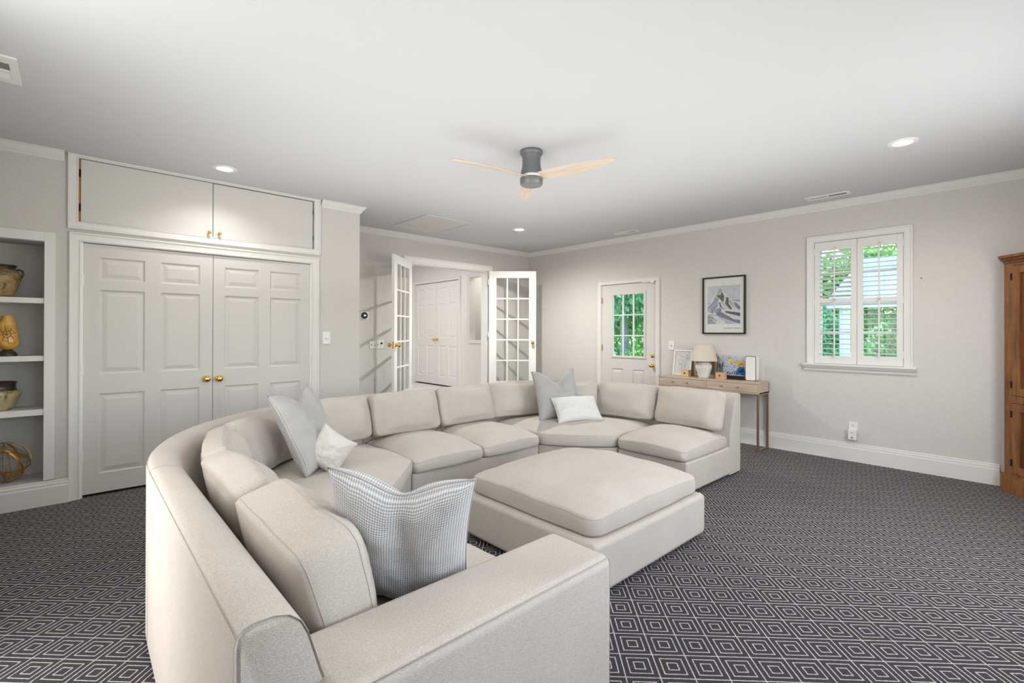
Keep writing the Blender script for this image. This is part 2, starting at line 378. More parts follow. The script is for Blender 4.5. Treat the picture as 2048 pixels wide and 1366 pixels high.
# unseen windows added behind the camera to house the fill lights
for i, x0 in enumerate((.5, 2.7)):
    t = thing('window_%d' % (2+i), 'wide white window behind the viewpoint, %s' % ('nearer the shelf niche' if i == 0 else 'nearer the pine cupboard'), 'window', (x0, YN, .8), kind='structure')
    G().holes(0, 1.7, 0, 1.5, [(.06, .82, .06, .72), (.88, 1.64, .06, .72), (.06, .82, .78, 1.44), (.88, 1.64, .78, 1.44)], lambda a, b: (a, b, -.08, -.04)).build('window_frame', M_white, t)
    for a, b in ((.06, .06), (.88, .06), (.06, .78), (.88, .78)): G().box(a, a+.76, -.065, -.06, b, b+.66).build('pane', M_glass, t)

# mouldings
CROWN = [(0, -.072), (.008, -.072), (.010, -.062), (.018, -.056), (.030, -.034), (.046, -.020), (.050, -.010), (.060, -.008), (.060, 0), (0, 0)]
path = [(1.945, YC, ZC), (2.38, YC, ZC), (2.38, YB, ZC), (XR, YB, ZC), (XR, YN, ZC), (XL, YN, ZC), (XL, YC, ZC), (-.05, YC, ZC)]
struct(G().sweep(path, (0, 0, 1), CROWN, side=1).build('trim_1', M_trim, smooth=30), 'white crown moulding running round the ceiling', 'crown moulding')
BASE = [(0, 0), (.020, 0), (.020, .138), (.015, .142), (.015, .163), (.010, .168), (.010, .182), (.004, .186), (0, .186)]
def base(name, pts, label): struct(G().sweep([(x, y, 0) for x, y in pts], (0, 0, 1), BASE, side=1).build(name, M_trim, smooth=20), label, 'baseboard')
base('baseboard_right', [(XR, 3.455), (XR, .18)], 'tall white baseboard below the shuttered window')
base('baseboard_right', [(XR, YB), (XR, 4.535)], 'white baseboard between garden door and corner')
base('baseboard_back', [(2.38, YB), (3.45, YB)], 'white baseboard left of the french doors')
base('baseboard_back', [(5.12, YB), (XR, YB)], 'white baseboard right of the french doors')
base('baseboard_left', [(1.93, YC), (2.38, YC), (2.38, YB)], 'white baseboard right of the closet')
base('baseboard_left', [(XL, YC-.012), (-.018, YC-.012)], 'tall white baseboard under the display niche')
CAS = [(0, 0), (0, .012), (.008, .016), (.016, .011), (.022, .011), (.045, .017), (.060, .019), (.066, .026), (.078, .027), (.084, .018), (.084, 0)]
def casing(name, u0, u1, z0, z1, place, full=False, k=1.0, m=M_trim, label='', cat='door casing'):
    """place(u, z) -> 3D; the casing wraps the opening"""
    P, out = place
    pts = [P(u0, z0), P(u0, z1), P(u1, z1), P(u1, z0)]
    pr = [(d*k, h) for d, h in CAS]
    gg = G(); n = Vector(out)
    # choose the side so the profile grows outwards
    d = (Vector(pts[1])-Vector(pts[0])).normalized().cross(n); inward = (Vector(P((u0+u1)/2, (z0+z1)/2))-Vector(pts[0]))
    gg.sweep(pts, n, pr, closed=full, side=-1 if d.dot(inward) > 0 else 1)
    return struct(gg.build(name, m, smooth=30), label, cat)
onC = (lambda u, z: (u, YC, z), (0, -1, 0)); onB = (lambda u, z: (u, YB, z), (0, -1, 0)); onR = (lambda u, z: (XR, u, z), (-1, 0, 0))
casing('trim_2', .049, 1.850, 0, 2.048, onC, k=.87, label='white moulded casing round the closet double doors')
casing('trim_3', .032, 1.872, 2.205, 2.712, onC, full=True, k=.78, label='white moulded frame round the upper cabinet doors', cat='cabinet casing')
casing('trim_4', 3.55, 5.02, HF, 2.335, onB, k=1.05, m=M_white, label='white casing round the french door opening')
casing('trim_5', 3.535, 4.470, 0, 2.055, onR, k=.75, label='white casing round the garden door')
# window casing with sill
gg = G(); gg.sweep([(XR, 1.600, 1.0), (XR, 1.600, 2.318), (XR, .838, 2.318), (XR, .838, 1.0)], (-1, 0, 0), [(d*.88, h) for d, h in CAS], side=-1)
t5 = gg.build('trim_6', M_trim, smooth=30)
cc = sum((v.co for v in t5.data.vertices), Vector())/len(t5.data.vertices)
struct(t5, 'white moulded casing round the shuttered window', 'window casing')
SILL = [(0, 0), (.062, 0), (.066, -.008), (.062, -.020), (.052, -.024), (.040, -.045), (.022, -.052), (.020, -.075), (0, -.078)]
struct(G().sweep([(XR, 1.700, 1.003), (XR, .735, 1.003)], (0, 0, 1), SILL, side=1).build('trim_7', M_trim, smooth=30), 'deep white window sill under the shutters', 'window sill')
# jamb linings
g = G().box(.049, .062, YC, YC+.13, 0, 2.048).box(1.837, 1.850, YC, YC+.13, 0, 2.048).box(.049, 1.85, YC, YC+.13, 2.046, 2.06)
g.box(3.55, 3.565, YB, YB+.15, HF, 2.335).box(5.005, 5.02, YB, YB+.15, HF, 2.335).box(3.55, 5.02, YB, YB+.15, 2.322, 2.337)
g.box(XR, XR+.14, 3.535, 3.54, 0, 2.05).box(XR, XR+.14, 4.465, 4.47, 0, 2.05)
struct(g.build('trim_8', M_white), 'white jamb linings inside the door openings', 'door jamb')
struct(G().box(3.5, 5.07, YB-.02, YB+.16, 0, HF).build('trim_9', M_white, bevel=.004), 'white step up to the hall between the french doors', 'door step')

# niche face frame and shelves
g = G().box(NX1, -.098, YC-.020, YC+.01, .192, 2.094).box(XL, NX1, YC-.020, YC+.01, 2.022, 2.094).box(XL, NX0, YC-.020, YC+.01, .192, 2.022)
struct(g.build('trim_10', M_trim, bevel=.002), 'flat white face frame round the display niche', 'niche frame')
for k, (z0, z1, nm) in enumerate(((1.546, 1.587, 'top'), (1.105, 1.145, 'middle'), (.692, .737, 'lowest'))):
    tag(G().box(NX0, NX1, YC-.004, ND, z0, z1).build('niche_shelf', M_trim, bevel=.002), 'white fixed niche shelf, the %s of three, carrying %s' % (nm, ('the brown jug', 'the amber sun vase', 'the dark-rimmed pot')[k]), 'shelf')

# ------------------------------------------------------------------ doors
def panel_mesh(x0, x1, z0, z1, depth=.011, T=.035):
    """raised and fielded panel, front towards -y"""
    rings = [(0, 0.001), (.004, .004), (.010, depth), (.018, depth), (.045, .004), (.050, .003)]
    g = G(); vs = []; fs = []
    for ins, y in rings: vs += [(x0+ins, y, z0+ins), (x1-ins, y, z0+ins), (x1-ins, y, z1-ins), (x0+ins, y, z1-ins)]
    n = len(rings)
    for i in range(n-1):
        for k in range(4): fs.append((4*i+k, 4*i+(k+1) % 4, 4*i+4+(k+1) % 4, 4*i+4+k))
    fs.append((4*n-4, 4*n-3, 4*n-2, 4*n-1))
    vs += [(x0, T-.004, z0), (x1, T-.004, z0), (x1, T-.004, z1), (x0, T-.004, z1)]; b = 4*n
    fs.append((b+3, b+2, b+1, b)); fs += [(k, b+k, b+(k+1) % 4, (k+1) % 4) for k in range(4)]
    return g.add(vs, fs)
def knob(par, x, z, y=0, m=None, r=.026, back=None, rose=True, sgn=-1, name='knob'):
    m = m or M_brass
    pr = [(.010, 0), (.009, .018), (.012, .026), (r*.85, .034), (r, .045), (r*.95, .056), (r*.7, .064), (r*.3, .067), (.001, .0675)]
    k = G().lathe([(a, sgn*b) for a, b in pr], (x, y, z), 24, 'Y').build(name, m, par, smooth=180)
    if rose: G().lathe([(.030, 0), (.030, sgn*.003), (.024, sgn*.008), (.011, sgn*.010)], (x, y, z), 24, 'Y').build('rosette', m, k, smooth=50)
    return k
def hinge(par, x, z, y=0, m=None, h=.09):
    g = G().lathe([(.0065, z-h/2), (.0065, z+h/2)], (x, y, 0), 10).lathe([(.004, z-h/2-.006), (.008, z-h/2)], (x, y, 0), 10).lathe([(.008, z+h/2), (.004, z+h/2+.006)], (x, y, 0), 10)
    g.box(x-.018, x+.018, y+.004, y+.007, z-h/2, z+h/2)
    return g.build('hinge', m or M_trim, par, smooth=40)

def panel_door(name, label, loc, rz, W, z0, z1, panels, m, glass_open=None, T=.035):
    t = thing(name, label, 'door', loc, rz, kind='structure')
    hl = list(panels)+([glass_open] if glass_open else [])
    G().holes(0, W, z0, z1, hl, lambda a, b: (a, b, 0, T)).build('door_leaf', m, t)
    for p in panels: panel_mesh(*p).build('panel', m, t)
    return t
rows6 = [(1.752, 1.936), (.985, 1.672), (.176, .825)]
c1, c2 = (.108, .403), (.513, .803)
y0 = YC+.010
left = panel_door('door_1', 'left closet door, six raised panels, brass knob on its right edge', (.053, y0, 0), 0, .903, .022, 2.040, [(a, b, z, zz) for z, zz in rows6 for a, b in (c1, c2)], M_door)
right = panel_door('door_2', 'right closet door, six raised panels, brass knob on its left edge', (.960, y0, 0), 0, .885, .022, 2.040, [(a, b, z, zz) for z, zz in rows6 for a, b in ((.092, .385), (.489, .784))], M_door)
knob(left, .906-.053, .900, r=.029); knob(right, 1.006-.960, .897, r=.029)
for z in (1.742, 1.03, .328): hinge(left, -.002, z, -.006)
for z in (1.737, 1.03, .328): hinge(right, .889, z, -.006)
# upper cabinet
t = thing('wall_cabinet', 'two flat white cabinet doors above the closet, below the ceiling', 'cabinet', (.032, y0, 2.205))
G().box(.0, .0125, .001, .03, 0, .507).build('pine_edge', M_raw, t, label='bare reddish wood strip at the left hinge gap')
a = G().box(.014, .921, 0, .02, .004, .503).build('cabinet_door', M_cab, t, bevel=.0015)
b = G().box(.926, 1.832, 0, .02, .004, .500).build('cabinet_door', M_cab, t, bevel=.0015)
for par, x in ((a, .887), (b, .969)): knob(par, x, .036, r=.015, rose=False)
for z in (.39, .115): G().box(.003, .014, -.004, .004, z-.028, z+.028).lathe([(.005, z-.03), (.005, z+.03)], (.008, -.004, 0), 10).build('hinge', M_iron, a, smooth=40)
for z in (.39, .115): G().box(1.832, 1.838, -.002, .004, z-.022, z+.022).build('hinge', M_iron, b)

# french doors
M_fd = M_white
def french(name, label, loc, ang):
    t = thing(name, label, 'door', loc, ang, kind='structure'); W = .765; T = .036
    zs = [.538+.3354*k for k in range(6)]; xs = [.120, .2967, .4733, .650]; mb = .011
    cells = [(xs[i]+(mb if i else 0), xs[i+1]-(mb if i < 2 else 0), zs[j]+(mb if j else 0), zs[j+1]-(mb if j < 4 else 0)) for i in range(3) for j in range(5)]
    G().holes(0, W, HF+.015, 2.325, [(.120, .650, .538, 2.215)], lambda a, b: (a, b, -T/2, T/2)).build('door_frame', M_fd, t, bevel=.0015)
    mu = G().box(.120, .650, -.012, .012, -mb, mb).build('muntin_bar', M_fd, t, bevel=.003); mu.location = (0, 0, zs[1])
    slice_part(mu, 4, (0, 0, zs[1]-zs[0]))
    mv = G().box(-mb, mb, -.013, .013, .538, 2.215).build('muntin_post', M_fd, t, bevel=.003); mv.location = (xs[1], 0, 0)
    slice_part(mv, 2, (xs[2]-xs[1], 0, 0))
    c = cells[7]; dx, dz = (c[1]-c[0])/2+.012, (c[3]-c[2])/2+.012
    p = G().box(-dx, dx, -.002, .002, -dz, dz).build('pane', M_glass, t); first = True
    for (a, b, z, zz) in cells:
        q = p if first else p.copy()
        if not first: COL.objects.link(q); q.parent = t
        q.location = ((a+b)/2, 0, (z+zz)/2); first = False
    k = knob(t, .712, 1.165, -T/2, r=.027); knob(t, .712, 1.165, T/2, r=.027, sgn=1)
    G().box(W-.001, W+.001, -.012, .012, 1.12, 1.21).build('latch_plate', M_brass, t)
    for z in (.45, 1.3, 2.15): hinge(t, .0, z, 0, M_fd)
    return t
french('door_3', 'left french door swung into the room, fifteen glass panes', (3.545, 5.978, 0), math.atan2(-.675, -.733))
french('door_4', 'right french door swung open beside the far corner, fifteen panes', (4.995, 5.975, 0), math.atan2(-.6947, .7193))

# garden door
W = .925
gd = panel_door('door_5', 'off-white garden door with nine-pane glass and brass locks', (XR+.012, 4.466, 0), -pi/2, W, .015, 2.048,
                [(.178, .383, .18, .795), (.546, .736, .18, .795)], M_door, glass_open=(.200, .740, .985, 1.897))
GLZ = G().sweep([(.200, 0, .985), (.200, 0, 1.897), (.740, 0, 1.897), (.740, 0, .985)], (0, -1, 0), [(-.006, 0), (-.006, .012), (.004, .016), (.026, .012), (.030, 0)], closed=True, side=-1)
GLZ.build('glazing_bead', M_door, gd, smooth=30)
bar = G().box(.200, .740, -.006, .012, -.008, .008).build('muntin_bar', M_trim, gd); bar.location = (0, 0, 1.289); slice_part(bar, 2, (0, 0, .304))
bar = G().box(-.008, .008, -.007, .013, .985, 1.897).build('muntin_post', M_trim, gd); bar.location = (.380, 0, 0); slice_part(bar, 2, (.180, 0, 0))
p0 = G().box(-.084, .084, .014, .018, -.148, .148).build('pane', M_glass, gd); p0.location = (.290, 0, 1.137)
for i in range(3):
    for j in range(3):
        if i+j: c = p0.copy(); COL.objects.link(c); c.parent = gd; c.location = (.290+.18*i, 0, 1.137+.304*j)
knob(gd, .872, .871, r=.027)
dk = G().lathe([(.028, 0), (.028, -.008), (.022, -.013), (.001, -.014)], (.872, 0, 1.009), 24, 'Y').build('deadbolt', M_brass, gd, smooth=40)
G().box(.868, .876, -.026, -.012, .993, 1.025).build('thumb_turn', M_brass, dk, bevel=.002)
for z in (1.82, 1.10, .3): hinge(gd, -.002, z, -.006, M_hingeb)
G().box(.72, .90, -.030, -.024, 2.047, 2.055).box(.86, .905, -.034, -.004, 2.030, 2.066).build('door_closer', M_plate, gd, bevel=.002)
G().box(.922, .930, -.003, .02, .84, .90).box(.922, .930, -.003, .02, .98, 1.04).build('strike_plate', M_iron, gd)

# ------------------------------------------------------------------ hall beyond the french doors
HX = 5.36
struct(G().box(2.25, 7.2, YB+.14, 9.6, -.06, HF-.006).build('floor_hall', M_hall_tile), 'white tiled hall floor one step above the carpet', 'floor')
fl = bpy.data.objects['floor_hall']
ti = G().box(-.223, .223, -.223, .223, 0, .006).build('floor_tile', M_hall_tile, fl, bevel=.001); ti.location = (3.3, YB+.16+.225, HF-.006)
for i in range(5):
    for j in range(7):
        if i+j: c = ti.copy(); COL.objects.link(c); c.parent = fl; c.location = (3.3+.45*i, YB+.385+.45*j, HF-.006)
struct(G().holes(YB+.14, 9.4, HF, ZC, [(7.30, 8.86, HF, 2.33), (6.548, 6.958, 1.186, 2.335)], lambda a, b: (HX, HX+.12, a, b)).build('wall_hall_right', M_white), 'bright white hall wall with double doors and inner window', 'wall')
struct(G().box(2.25, 7.2, 9.4, 9.5, -.06, ZC+.1).build('wall_hall_end', M_white), 'white far end wall of the hall', 'wall')
struct(G().box(2.25, 2.35, YB+.14, 9.4, -.06, ZC+.1).build('wall_hall_left', M_white), 'white left wall of the hall', 'wall')
struct(G().box(2.2, 7.2, YB+.14, 9.6, ZC, ZC+.1).build('ceiling_hall', M_white), 'white hall ceiling', 'ceiling')
struct(G().box(7.0, 7.1, YB+.04, 9.4, -.06, ZC).box(XR+.14, 7.0, YB+.04, YB+.14, -.06, ZC).box(HX+.12, 7.0, 7.2, 7.28, -.06, ZC).build('wall_room_beyond', M_wall), 'greige wall seen through the inner hall window', 'wall')  # short piece beside the right wall is added to keep sky light out
onH = (lambda u, z: (HX, u, z), (-1, 0, 0))
casing('trim_11', 7.30, 8.86, HF, 2.33, onH, k=.8, m=M_white, label='white casing round the hall double doors')
gg = G(); gg.sweep([(HX, 6.958, 1.186), (HX, 6.958, 2.335), (HX, 6.548, 2.335), (HX, 6.548, 1.186)], (-1, 0, 0), [(d*.65, h) for d, h in CAS], closed=True, side=-1)
struct(gg.build('trim_12', M_white, smooth=30), 'white casing round the inner hall window', 'window casing')
t = thing('window_1', 'narrow fixed inner window in the white hall wall', 'window', (HX+.05, 6.753, 1.76), kind='structure')
G().box(-.002, .002, -.205, .205, -.575, .575).build('pane', M_glass, t)
rows = [(1.99, 2.21), (1.22, 1.90), (.45, 1.06)]
d6 = panel_door('door_6', 'far left hall closet door with small raised panels', (HX+.012, 8.855, 0), -pi/2, .772, HF+.02, 2.32, [(a, b, z, zz) for z, zz in rows for a, b in ((.10, .33), (.44, .67))], M_white)
d7 = panel_door('door_7', 'near right hall closet door with small raised panels', (HX+.012, 8.078, 0), -pi/2, .772, HF+.02, 2.32, [(a, b, z, zz) for z, zz in rows for a, b in ((.10, .33), (.44, .67))], M_white)
knob(d6, .725, 1.185, r=.027); knob(d7, .047, 1.185, r=.027)
for z in (.5, 1.3, 2.1): hinge(d7, .775, z, -.006, M_iron); hinge(d6, -.002, z, -.006, M_white)
tag(G().box(6.985, 7.0, 7.02, 7.09, 1.38, 1.50).build('light_switch', M_plate), 'pale switch plate seen through the inner hall window', 'switch')
area('hall_daylight', (3.9, 7.6, ZC-.03), (0, 0, -1), 1.6, 2.2, 30, (1, .98, .96))  # unseen overhead area light added to brighten the hall
area('hall_daylight', (6.2, 6.65, ZC-.03), (0, 0, -1), .8, .6, 16, (1, .96, .90))  # another one added for the room behind the inner window

# ------------------------------------------------------------------ window and shutters
wz0, wz1, wy0, wy1 = 1.003, 2.318, .838, 1.600
t = thing('window_4', 'white sash window behind the plantation shutters', 'window', (XR+.075, wy1, wz0), -pi/2, kind='structure')
Wd, Hd = wy1-wy0, wz1-wz0; zm = .66
hl = [(.045, .365, .045, .33), (.385, Wd-.045, .045, .33), (.045, .365, .35, zm-.025), (.385, Wd-.045, .35, zm-.025),
      (.045, .365, zm+.02, .97), (.385, Wd-.045, zm+.02, .97), (.045, .365, .99, Hd-.045), (.385, Wd-.045, .99, Hd-.045)]
G().holes(0, Wd, 0, Hd, hl, lambda a, b: (a, b, 0, .035)).build('sash_frame', M_white, t)
for (a, b, z, zz) in hl: G().box(a-.005, b+.005, .015, .019, z-.005, zz+.005).build('pane', M_glass, t)
def shutter(label, yl, yr, lz, rod_off, tilt):
    t = thing('plantation_shutter', label, 'shutter', (XR-.012, yl, 0), -pi/2)
    W = yl-yr; st = .050
    h = [(st, W-st, lz[0], lz[1]), (st, W-st, lz[2], lz[3])]
    G().holes(0, W, wz0+.004, wz1-.004, h, lambda a, b: (a, b, 0, .028)).build('shutter_frame', M_trim, t, bevel=.002)
    for q, (z0, z1) in enumerate(((lz[0], lz[1]), (lz[2], lz[3]))):
        n = 11; sp = (z1-z0)/n
        prof = [(-.030, 0), (-.022, .0035), (0, .005), (.022, .0035), (.030, 0), (.022, -.0035), (0, -.005), (-.022, -.0035)]
        a = tilt[q]; g = G()
        vs = [(x, .014+d*cos(a)-hh*sin(a), d*sin(a)+hh*cos(a)) for x in (st+.001, W-st-.001) for d, hh in prof]
        g.add(vs, [tuple(range(8)), tuple(range(8, 16))[::-1]]+[(k, 8+k, 8+(k+1) % 8, (k+1) % 8) for k in range(8)])
        lo = g.build('louver', M_trim, t, smooth=30); lo.location = (0, 0, z0+sp/2); slice_part(lo, n, (0, 0, sp))
        rx = W/2+rod_off
        G().box(rx-.007, rx+.007, -.034, -.022, z0-.015, z1+.012).build('tilt_rod', M_trim, t, bevel=.003)
        G().tube([(rx-.008, 0, z1+.018), (rx-.006, -.012, z1+.03), (rx+.006, -.012, z1+.03), (rx+.008, 0, z1+.018)], .0018, 6).build('rod_staple', M_brass, t)
    for z in (1.12, 1.66, 2.22): G().box(-.004, .004, -.004, .002, z-.03, z+.03).build('hinge', M_trim, t) if rod_off <= 0 else G().box(W-.004, W+.004, -.004, .002, z-.03, z+.03).build('hinge', M_trim, t)
shutter('left plantation shutter panel, next to the framed mountain print', 1.597, 1.217, (1.089, 1.661, 1.705, 2.222), -.001, (.02, -.32))
shutter('right plantation shutter panel, next to the pine cupboard', 1.213, .841, (1.100, 1.652, 1.697, 2.222), .001, (.02, .04))

# ------------------------------------------------------------------ ceiling fittings
def downlight(x, y, label, power=DOWN_W, cone=170, blend=.75):
    t = thing('recessed_downlight', label, 'ceiling light', (x, y, ZC))
    G().lathe([(.058, -.001), (.060, -.006), (.085, -.008), (.092, -.004), (.093, 0), (.058, 0)], (0, 0, 0), 40).build('trim_ring', M_white, t, smooth=40)
    G().lathe([(.058, -.003), (.050, -.0045), (.001, -.005)], (0, 0, 0), 32).build('lens', M_lens, t, smooth=60)
    d = bpy.data.lights.new('downlight_lamp', 'SPOT'); d.energy = power*4.2; d.spot_size = R_(cone); d.spot_blend = blend; d.shadow_soft_size = .045; d.color = (1, .955, .90)
    o = bpy.data.objects.new('downlight_lamp', d); COL.objects.link(o); o.parent = t; o.location = (0, 0, -.03)
downlight(.958, 4.69, 'glowing recessed downlight in front of the upper cabinet', DOWN_W*.5, 140, .9)
downlight(4.477, 4.72, 'glowing recessed downlight nearest the french doors', DOWN_W*3.6)
downlight(4.477, .633, 'large glowing recessed downlight near the shuttered window')
downlight(.958, .633, 'recessed downlight above the viewpoint', DOWN_W*.8)

M_dark = mat('vent_dark', (.05, .048, .05), .8)
M_ventg = mat('vent_shadow_grey', (.28, .28, .29), .7)  # one even grey, used for the switch toggle slots
t = thing('ceiling_vent', 'large white return vent at the upper left', 'vent', (-.60, 3.524, ZC))
g = G(); 
for (a, b, c, d) in ((0, .385, 0, .085), (0, .385, .305, .356), (0, .03, .085, .305), (.350, .385, .085, .305), (.03, .350, .185, .215)): g.box(a, b, c, d, -.010, 0)
g.build('vent_frame', M_white, t, bevel=.002)
G().box(.02, .36, .07, .32, -.002, -.0005).build('duct_opening', M_dark, t)
for (y_a, y_b, ang) in ((.085, .185, .35), (.215, .305, -.45)):
    n = 8; sp = (y_b-y_a)/n
    g = G(); h = .0042; vs = []
    for x in (.03, .350): vs += [(x, -h*cos(ang), -.006-h*sin(ang)), (x, h*cos(ang), -.006+h*sin(ang)), (x, h*cos(ang), -.0048+h*sin(ang)), (x, -h*cos(ang), -.0048-h*sin(ang))]
    g.add(vs, [(0, 1, 2, 3), (7, 6, 5, 4)]+[(k, 4+k, 4+(k+1) % 4, (k+1) % 4) for k in range(4)])
    lo = g.build('slat', M_white, t); lo.location = (0, y_a+sp/2, 0); slice_part(lo, n, (0, sp, 0))
def register(label, x0, ya, yb):
    t = thing('ceiling_vent', label, 'vent', (x0, ya, ZC)); L = yb-ya; W = .135; m = .032
    g = G()
    for (a, b, c, d) in ((0, W, 0, m), (0, W, L-m, L), (0, .038, m, L-m), (W-.038, W, m, L-m), (.038, W-.038, L/2-.006, L/2+.006)): g.box(a, b, c, d, -.007, 0)
    g.build('vent_frame', M_white, t, bevel=.0015)
    G().box(.03, W-.03, m-.01, L-m+.01, -.002, -.0005).build('duct_opening', M_dark, t)
    for (c0, c1_, ang) in ((m, L/2-.006, .35), (L/2+.006, L-m, -.35)):
        n = 10; sp = (c1_-c0)/n; h = .0055; g = G(); vs = []
        for x in (.038, W-.038): vs += [(x, -h*sin(ang)-.0006, -.001-h*cos(ang)), (x, h*sin(ang)-.0006, -.001), (x, h*sin(ang)+.0012, -.001), (x, -h*sin(ang)+.0012, -.001-h*cos(ang))]
        g.add(vs, [(0, 1, 2, 3), (7, 6, 5, 4)]+[(k, 4+k, 4+(k+1) % 4, (k+1) % 4) for k in range(4)])
        lo = g.build('slat', M_white, t); lo.location = (0, c0+sp/2, 0); slice_part(lo, n, (0, sp, 0))
register('slim white ceiling register above the shuttered window', 5.600, 1.205, 1.590)
register('slim white ceiling register above the garden door', 5.620, 3.630, 4.000)

t = thing('attic_hatch', 'square attic hatch panel with thin frame in the ceiling', 'hatch', (3.09, 4.85, ZC))
g = G(); L, Wd = .72, .82
for (a, b, c, d) in ((0, L, 0, .05), (0, L, Wd-.05, Wd), (0, .05, .05, Wd-.05), (L-.05, L, .05, Wd-.05)): g.box(a, b, c, d, -.012, 0)
g.build('hatch_frame', M_ceil, t, bevel=.003)
G().box(.054, L-.056, .054, Wd-.054, -.008, -.002).build('hatch_panel', M_cab, t, bevel=.001)
G().box(.050, L-.05, .05, Wd-.05, -.0015, -.0005).build('hatch_gap', M_dark, t)

# ceiling fan
fan = thing('ceiling_fan', 'low-profile ceiling fan, grey body with three pale wooden blades', 'ceiling fan', (2.605, 2.611, ZC))
G().lathe([(.084, 0), (.088, -.008), (.088, -.022), (.084, -.030), (.078, -.036), (.001, -.036)], seg=48).build('mount_plate', M_fan, fan, smooth=35)
G().lathe([(.076, -.030), (.072, -.050), (.070, -.080), (.071, -.115), (.077, -.150), (.085, -.180), (.087, -.189), (.001, -.192)], seg=48).build('motor_housing', M_fan, fan, smooth=35)
G().lathe([(.001, -.190), (.080, -.190), (.083, -.197), (.083, -.214), (.001, -.216)], seg=40).build('blade_hub', M_white, fan, smooth=35)
G().lathe([(.001, -.212), (.087, -.212), (.088, -.225), (.087, -.256), (.080, -.266), (.055, -.274), (.001, -.277)], seg=48).build('bottom_cap', M_fan, fan, smooth=35)
def blade(ang):
    g = G(); n = 26; vs = []; fs = []; rings = []
    for i in range(n+1):
        s = i/n; r = .03+.645*s
        wid = (.044+.026*sin(min(1, s*1.9)*pi/2))*(1-.62*max(0, (s-.45)/.55)**1.6)
        if s > .96: wid *= max(.55, 1-(s-.96)/.04*.45)
        off = .018*sin(s*pi)-.02*s
        pitch = -(.26*(1-s)+.10); z = -.203+.012*s
        ring = []
        for q in range(10):
            a = 2*pi*q/10; yy = cos(a)*wid; zz = sin(a)*.0065
            ring.append((r, off+yy*cos(pitch)-zz*sin(pitch), z+yy*sin(pitch)+zz*cos(pitch)))
        vs += ring
    for i in range(n):
        for q in range(10): fs.append((i*10+q, i*10+(q+1) % 10, (i+1)*10+(q+1) % 10, (i+1)*10+q))
    fs += [tuple(range(10))[::-1], tuple(range(n*10, n*10+10))]
    g.add(vs, fs); b = g.build('fan_blade', M_blade, fan, smooth=50); b.rotation_euler = (0, 0, R_(ang)); return b
for a in (170, 51, -73): blade(a)

# ------------------------------------------------------------------ wall plates
def plate(name, label, cat, loc, rz, W=.078, H=.118):
    t = thing(name, label, cat, loc, rz); G().box(-W/2, W/2, -.007, 0, -H/2, H/2).build('face_plate', M_plate, t, bevel=.003); return t
def toggle(t, x=0):
    G().box(x-.006, x+.006, -.0085, -.006, -.014, .014).build('toggle_slot', M_ventg, t)
    G().add([(x-.004, -.008, -.006), (x+.004, -.008, -.006), (x+.003, -.020, .004), (x-.003, -.020, .004), (x-.004, -.008, .008), (x+.004, -.008, .008), (x+.003, -.020, .010), (x-.003, -.020, .010)],
            [(0, 3, 2, 1), (4, 5, 6, 7), (0, 1, 5, 4), (1, 2, 6, 5), (2, 3, 7, 6), (3, 0, 4, 7)]).build('toggle', M_plate, t)
t = plate('light_switch', 'single white dimmer plate between closet and wall corner', 'switch', (2.007, YC, 1.268), 0, .082, .130)
G().lathe([(.013, -.007), (.013, -.020), (.010, -.023), (.001, -.023)], (0, 0, .0), 20, 'Y').build('dimmer_knob', M_plate, t, smooth=40)
t = plate('light_switch', 'single white toggle switch beside the garden door', 'switch', (XR, 3.299, 1.160), -pi/2, .085, .122); toggle(t)
t = plate('light_switch', 'wide white plate with several toggles left of the french doors', 'switch', (3.055, YB, 1.160), 0, .212, .110)
for x in (-.075, -.030, .015): toggle(t, x)
G().lathe([(.014, -.007), (.014, -.016), (.001, -.017)], (.070, 0, .018), 20, 'Y').build('round_sensor', M_black, t, smooth=40)
G().box(.052, .090, -.010, -.006, -.034, -.014).build('rocker', M_plate, t)
t = plate('thermostat', 'round black thermostat on a square white plate', 'thermostat', (2.872, YB, 1.553), 0, .130, .108)
G().lathe([(.043, -.007), (.044, -.022), (.038, -.028), (.034, -.028)], (0, 0, 0), 40, 'Y').build('dial_ring', M_black, t, smooth=40)
G().lathe([(.034, -.0275), (.001, -.0285)], (0, 0, 0), 40, 'Y').build('glass_face', mat('thermostat_glass', (.02, .05, .07), .1), t)
M_disp = emit('thermostat_display', (.55, .85, 1.0), .8)
G().add([(-.016, -.030, .006), (-.004, -.030, .014), (.006, -.030, .002), (.016, -.030, .010), (.016, -.030, -.010), (.004, -.030, -.004), (-.006, -.030, -.014), (-.016, -.030, -.004)], [(0, 1, 2, 3, 4, 5, 6, 7)]).build('display', M_disp, t)
t = thing('wall_outlet', 'white wall outlet low under the shuttered window', 'outlet', (XR, 1.248, .350), -pi/2)
G().box(-.040, .040, -.007, 0, -.058, .058).build('face_plate', M_plate, t, bevel=.003)
rc = G().box(-.017, .017, -.010, -.006, .008, .044).build('receptacle', M_plate, t, bevel=.002)
G().box(-.007, -.004, -.0106, -.009, .022, .034).box(.004, .007, -.0106, -.009, .022, .034).lathe([(.003, -.0106), (.003, -.009)], (0, 0, .014), 10, 'Y').build('socket_slots', M_dark, rc)
t = thing('plug_in_adapter', 'boxy white adapter plugged into the wall outlet', 'adapter', (XR-.0115, 1.248, .282), -pi/2)
G().box(-.036, .036, -.045, 0, -.052, .052).build('adapter_body', M_plate, t, bevel=.005)
G().box(-.009, -.005, -.0455, -.044, .014, .026).box(.005, .009, -.0455, -.044, .014, .026).box(-.011, .009, -.0455, -.044, -.036, -.031).box(-.011, .009, -.0455, -.044, -.028, -.023).build('socket_slots', M_dark, t)
